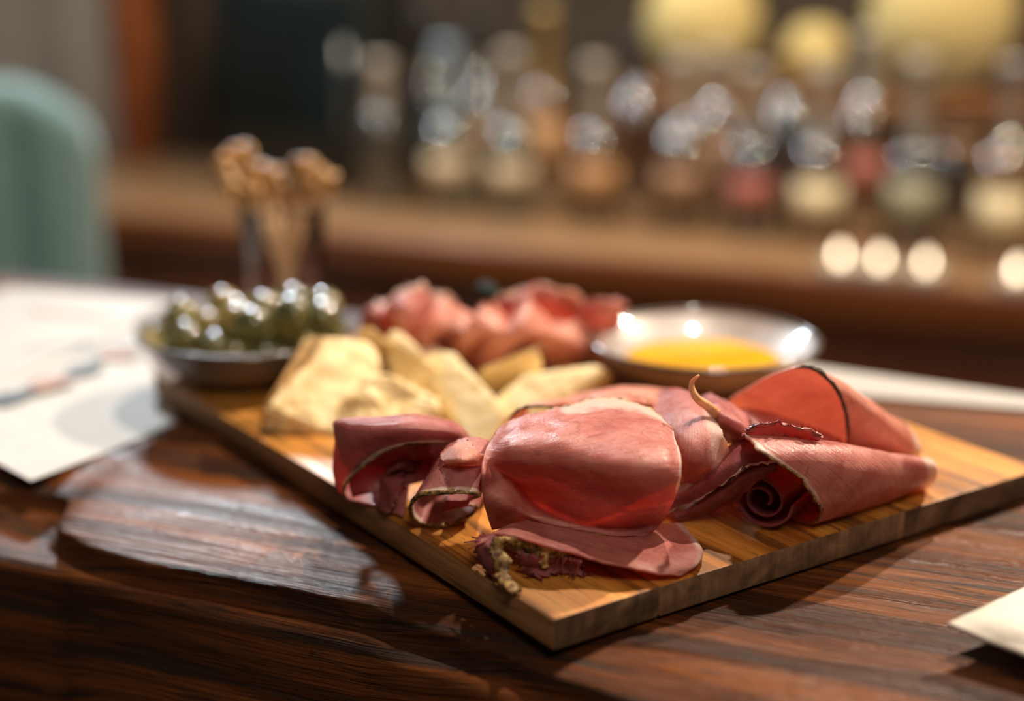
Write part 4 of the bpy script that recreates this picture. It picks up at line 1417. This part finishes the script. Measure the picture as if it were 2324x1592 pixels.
# added glowing points standing in for highlight discs along the counter front
m_glow, nt, b, _o = new_mat('glow_core')
setp(b, color=(0, 0, 0), emit=(1.0, 0.80, 0.55), emit_s=11.0)
m_body = plain('glow_body', (0.75, 0.66, 0.5), 0.5)
m_holder = glass_mat('glow_point_glass', (1, 0.98, 0.95))
for k, (px, py, sc, txt) in enumerate(((1905, 582, 1.0, 'leftmost of the added glow points on the back counter'), (1995, 590, 0.85, 'second added glow point from the left on the back counter'),
                                       (2100, 602, 0.75, 'third added glow point from the left on the back counter'), (2306, 622, 1.15, 'added glow point at the right picture edge on the back counter'))):
    c = row_point(px, CB + 0.028, CZ)
    c.z = CZ + 0.0004
    root = empty('glow_point', c)
    tag(root, txt, 'candle', 'added glow points on the back counter')
    MB().lathe([(0, 0.001), (0.019, 0.001), (0.0195, 0.011), (0.018, 0.013), (0, 0.0125)], c, 28).build('glow_body', m_body, root)
    MB().lathe([(0.0205, 0.0), (0.0215, 0.014), (0.0205, 0.0145), (0.0198, 0.001)], c, 28).build('glow_holder', CP['silver'], root)
    f = 0.0042 * math.sqrt(sc)
    MB().lathe([(0, 0.014), (f * 0.8, 0.017), (f, 0.0205), (f * 0.6, 0.026), (0, 0.033)], c, 14).build('glow_core', m_glow, root)

# wall shelf with round lamps
SB = 2.16
sh_z = 1.040
shf = empty('wall_shelf', ab(0.1, SB, sh_z))
tag(shf, 'brown wooden shelf above the bottles carrying the round lamps', 'shelf')
s0 = row_point(1400, SB, sh_z)
MB().box(s0, A_DIR * 0.72, B_DIR * (WALL_B - 0.036 - SB), (0, 0, 0.022), 0.002).build('plank', M['shelf'], shf, True, sharp=40)
for t in (0.06, 0.36, 0.66):
    MB().box(s0 + A_DIR * t + B_DIR * 0.03 + Vector((0, 0, -0.06)), A_DIR * 0.014, B_DIR * (WALL_B - 0.036 - SB - 0.03), (0, 0, 0.06), 0.001).build('bracket', M['post'], shf, True, sharp=40)
m_sh, nt, b, _o = new_mat('lamp_paper')
setp(b, color=(0.42, 0.32, 0.11), rough=0.7, emit=(1.0, 0.74, 0.34), emit_s=0.13)
v = coords(nt, 'Object', (1, 1, 60))
wv = node(nt, 'ShaderNodeTexWave', i_Scale=1.0)
wv.bands_direction = 'Z'
nt.links.new(v, wv.inputs['Vector'])
bump(nt, b, wv.outputs['Fac'], 0.3, 0.001)
for k, (px, r, txt) in enumerate(((1590, 0.082, 'round yellow paper lamp at the left on the shelf'), (1845, 0.042, 'smaller yellow paper lamp in the middle of the shelf'), (2125, 0.098, 'largest yellow paper lamp at the right on the shelf'))):
    c = row_point(px, SB + 0.06, sh_z + 0.0225)
    root = empty('paper_lamp', c)
    tag(root, txt, 'lamp', 'paper lamps on the shelf')
    pr = [(0.0, 0.012), (r * 0.35, 0.012)]
    for i in range(1, 24):
        w = -math.pi / 2 + 0.36 + i / 24 * (math.pi - 0.72)
        pr.append((r * math.cos(w) * (1 + 0.012 * (-1) ** i), 0.012 + r * 0.93 + r * math.sin(w)))
    pr += [(r * 0.34, 0.012 + r * 1.86), (0.0, 0.012 + r * 1.86)]
    MB().lathe(pr, c, 40).build('shade', m_sh, root)
    MB().lathe([(0, 0), (r * 0.4, 0), (r * 0.42, 0.006), (r * 0.3, 0.0125), (0, 0.0125)], c, 28).build('foot', M['shelf'], root)

# teal bar stool with a channelled back
sc0 = at_y(215, 400, 1.72)
st = empty('bar_stool', (sc0.x - 0.235, 1.66, 0))
tag(st, 'teal upholstered high-back stool with vertical channels at the left edge', 'stool')
teal = plain('teal_velvet', (0.080, 0.165, 0.165), 0.75, var=0.08, vscale=60, sheen=0.4)
metal = plain('black_metal', (0.03, 0.03, 0.03), 0.4, 0.8)
W2, zb, zt = 0.235, 0.72, 1.135
mb = MB()
nu_, nv_ = 61, 40
vs, fs = [], []
for s in (0, 1):
    for i in range(nu_):
        u = i / (nu_ - 1) * 2 - 1
        for j in range(nv_):
            t = j / (nv_ - 1)
            # rounded shoulders
            top = zt - 0.10 * (1 - math.sqrt(max(0, 1 - max(0, (abs(u) - 0.62) / 0.38) ** 2)))
            z = zb + (top - zb) * t
            x = sc0.x - W2 + W2 * u
            curve = 0.10 * (1 - u * u)                       # wraps round
            chan = 0.022 * abs(math.cos(u * math.pi * 3.5)) ** 0.6
            edge = math.sqrt(max(0.0, 1 - max(0, (abs(u) - 0.9) / 0.1) ** 2)) * math.sqrt(max(0.0, 1 - max(0, (t - 0.93) / 0.07) ** 2))
            th = (0.022 + chan) * edge + 0.004
            y = 1.68 - curve + 0.06 + (-th if s == 0 else th)
            vs.append((x, y, z))
n0 = nu_ * nv_
for i in range(nu_ - 1):
    for j in range(nv_ - 1):
        a, b2, c, d = i * nv_ + j, (i + 1) * nv_ + j, (i + 1) * nv_ + j + 1, i * nv_ + j + 1
        fs.append((a, b2, c, d))
        fs.append((d + n0, c + n0, b2 + n0, a + n0))
loop = [i * nv_ for i in range(nu_)] + [(nu_ - 1) * nv_ + j for j in range(1, nv_)] + [i * nv_ + nv_ - 1 for i in range(nu_ - 2, -1, -1)] + [j for j in range(nv_ - 2, 0, -1)]
for a, b2 in zip(loop, loop[1:] + loop[:1]):
    fs.append((b2, a, a + n0, b2 + n0))
mb.add(vs, fs).build('backrest', teal, st)
cx = sc0.x - W2
MB().lathe([(0, 0.66), (0.19, 0.66), (0.215, 0.68), (0.22, 0.71), (0.205, 0.735), (0.1, 0.742), (0, 0.742)], (cx, 1.80, 0), 40).build('seat', teal, st)
for sx in (-1, 1):
    for sy in (-1, 1):
        MB().tube([(cx + sx * 0.12, 1.80 + sy * 0.12, 0.665), (cx + sx * 0.20, 1.80 + sy * 0.20, 0.0)], 0.013, 10).build('leg', metal, st)
MB().tube([(cx + 0.17 * math.cos(w), 1.80 + 0.17 * math.sin(w) * 1.0, 0.25) for w in np.linspace(0, 2 * math.pi, 33)[:-1]], 0.008, 8, True).build('foot_ring', metal, st)

# clean helper properties
for o in S.objects:
    if '_base' in o.keys():
        del o['_base']
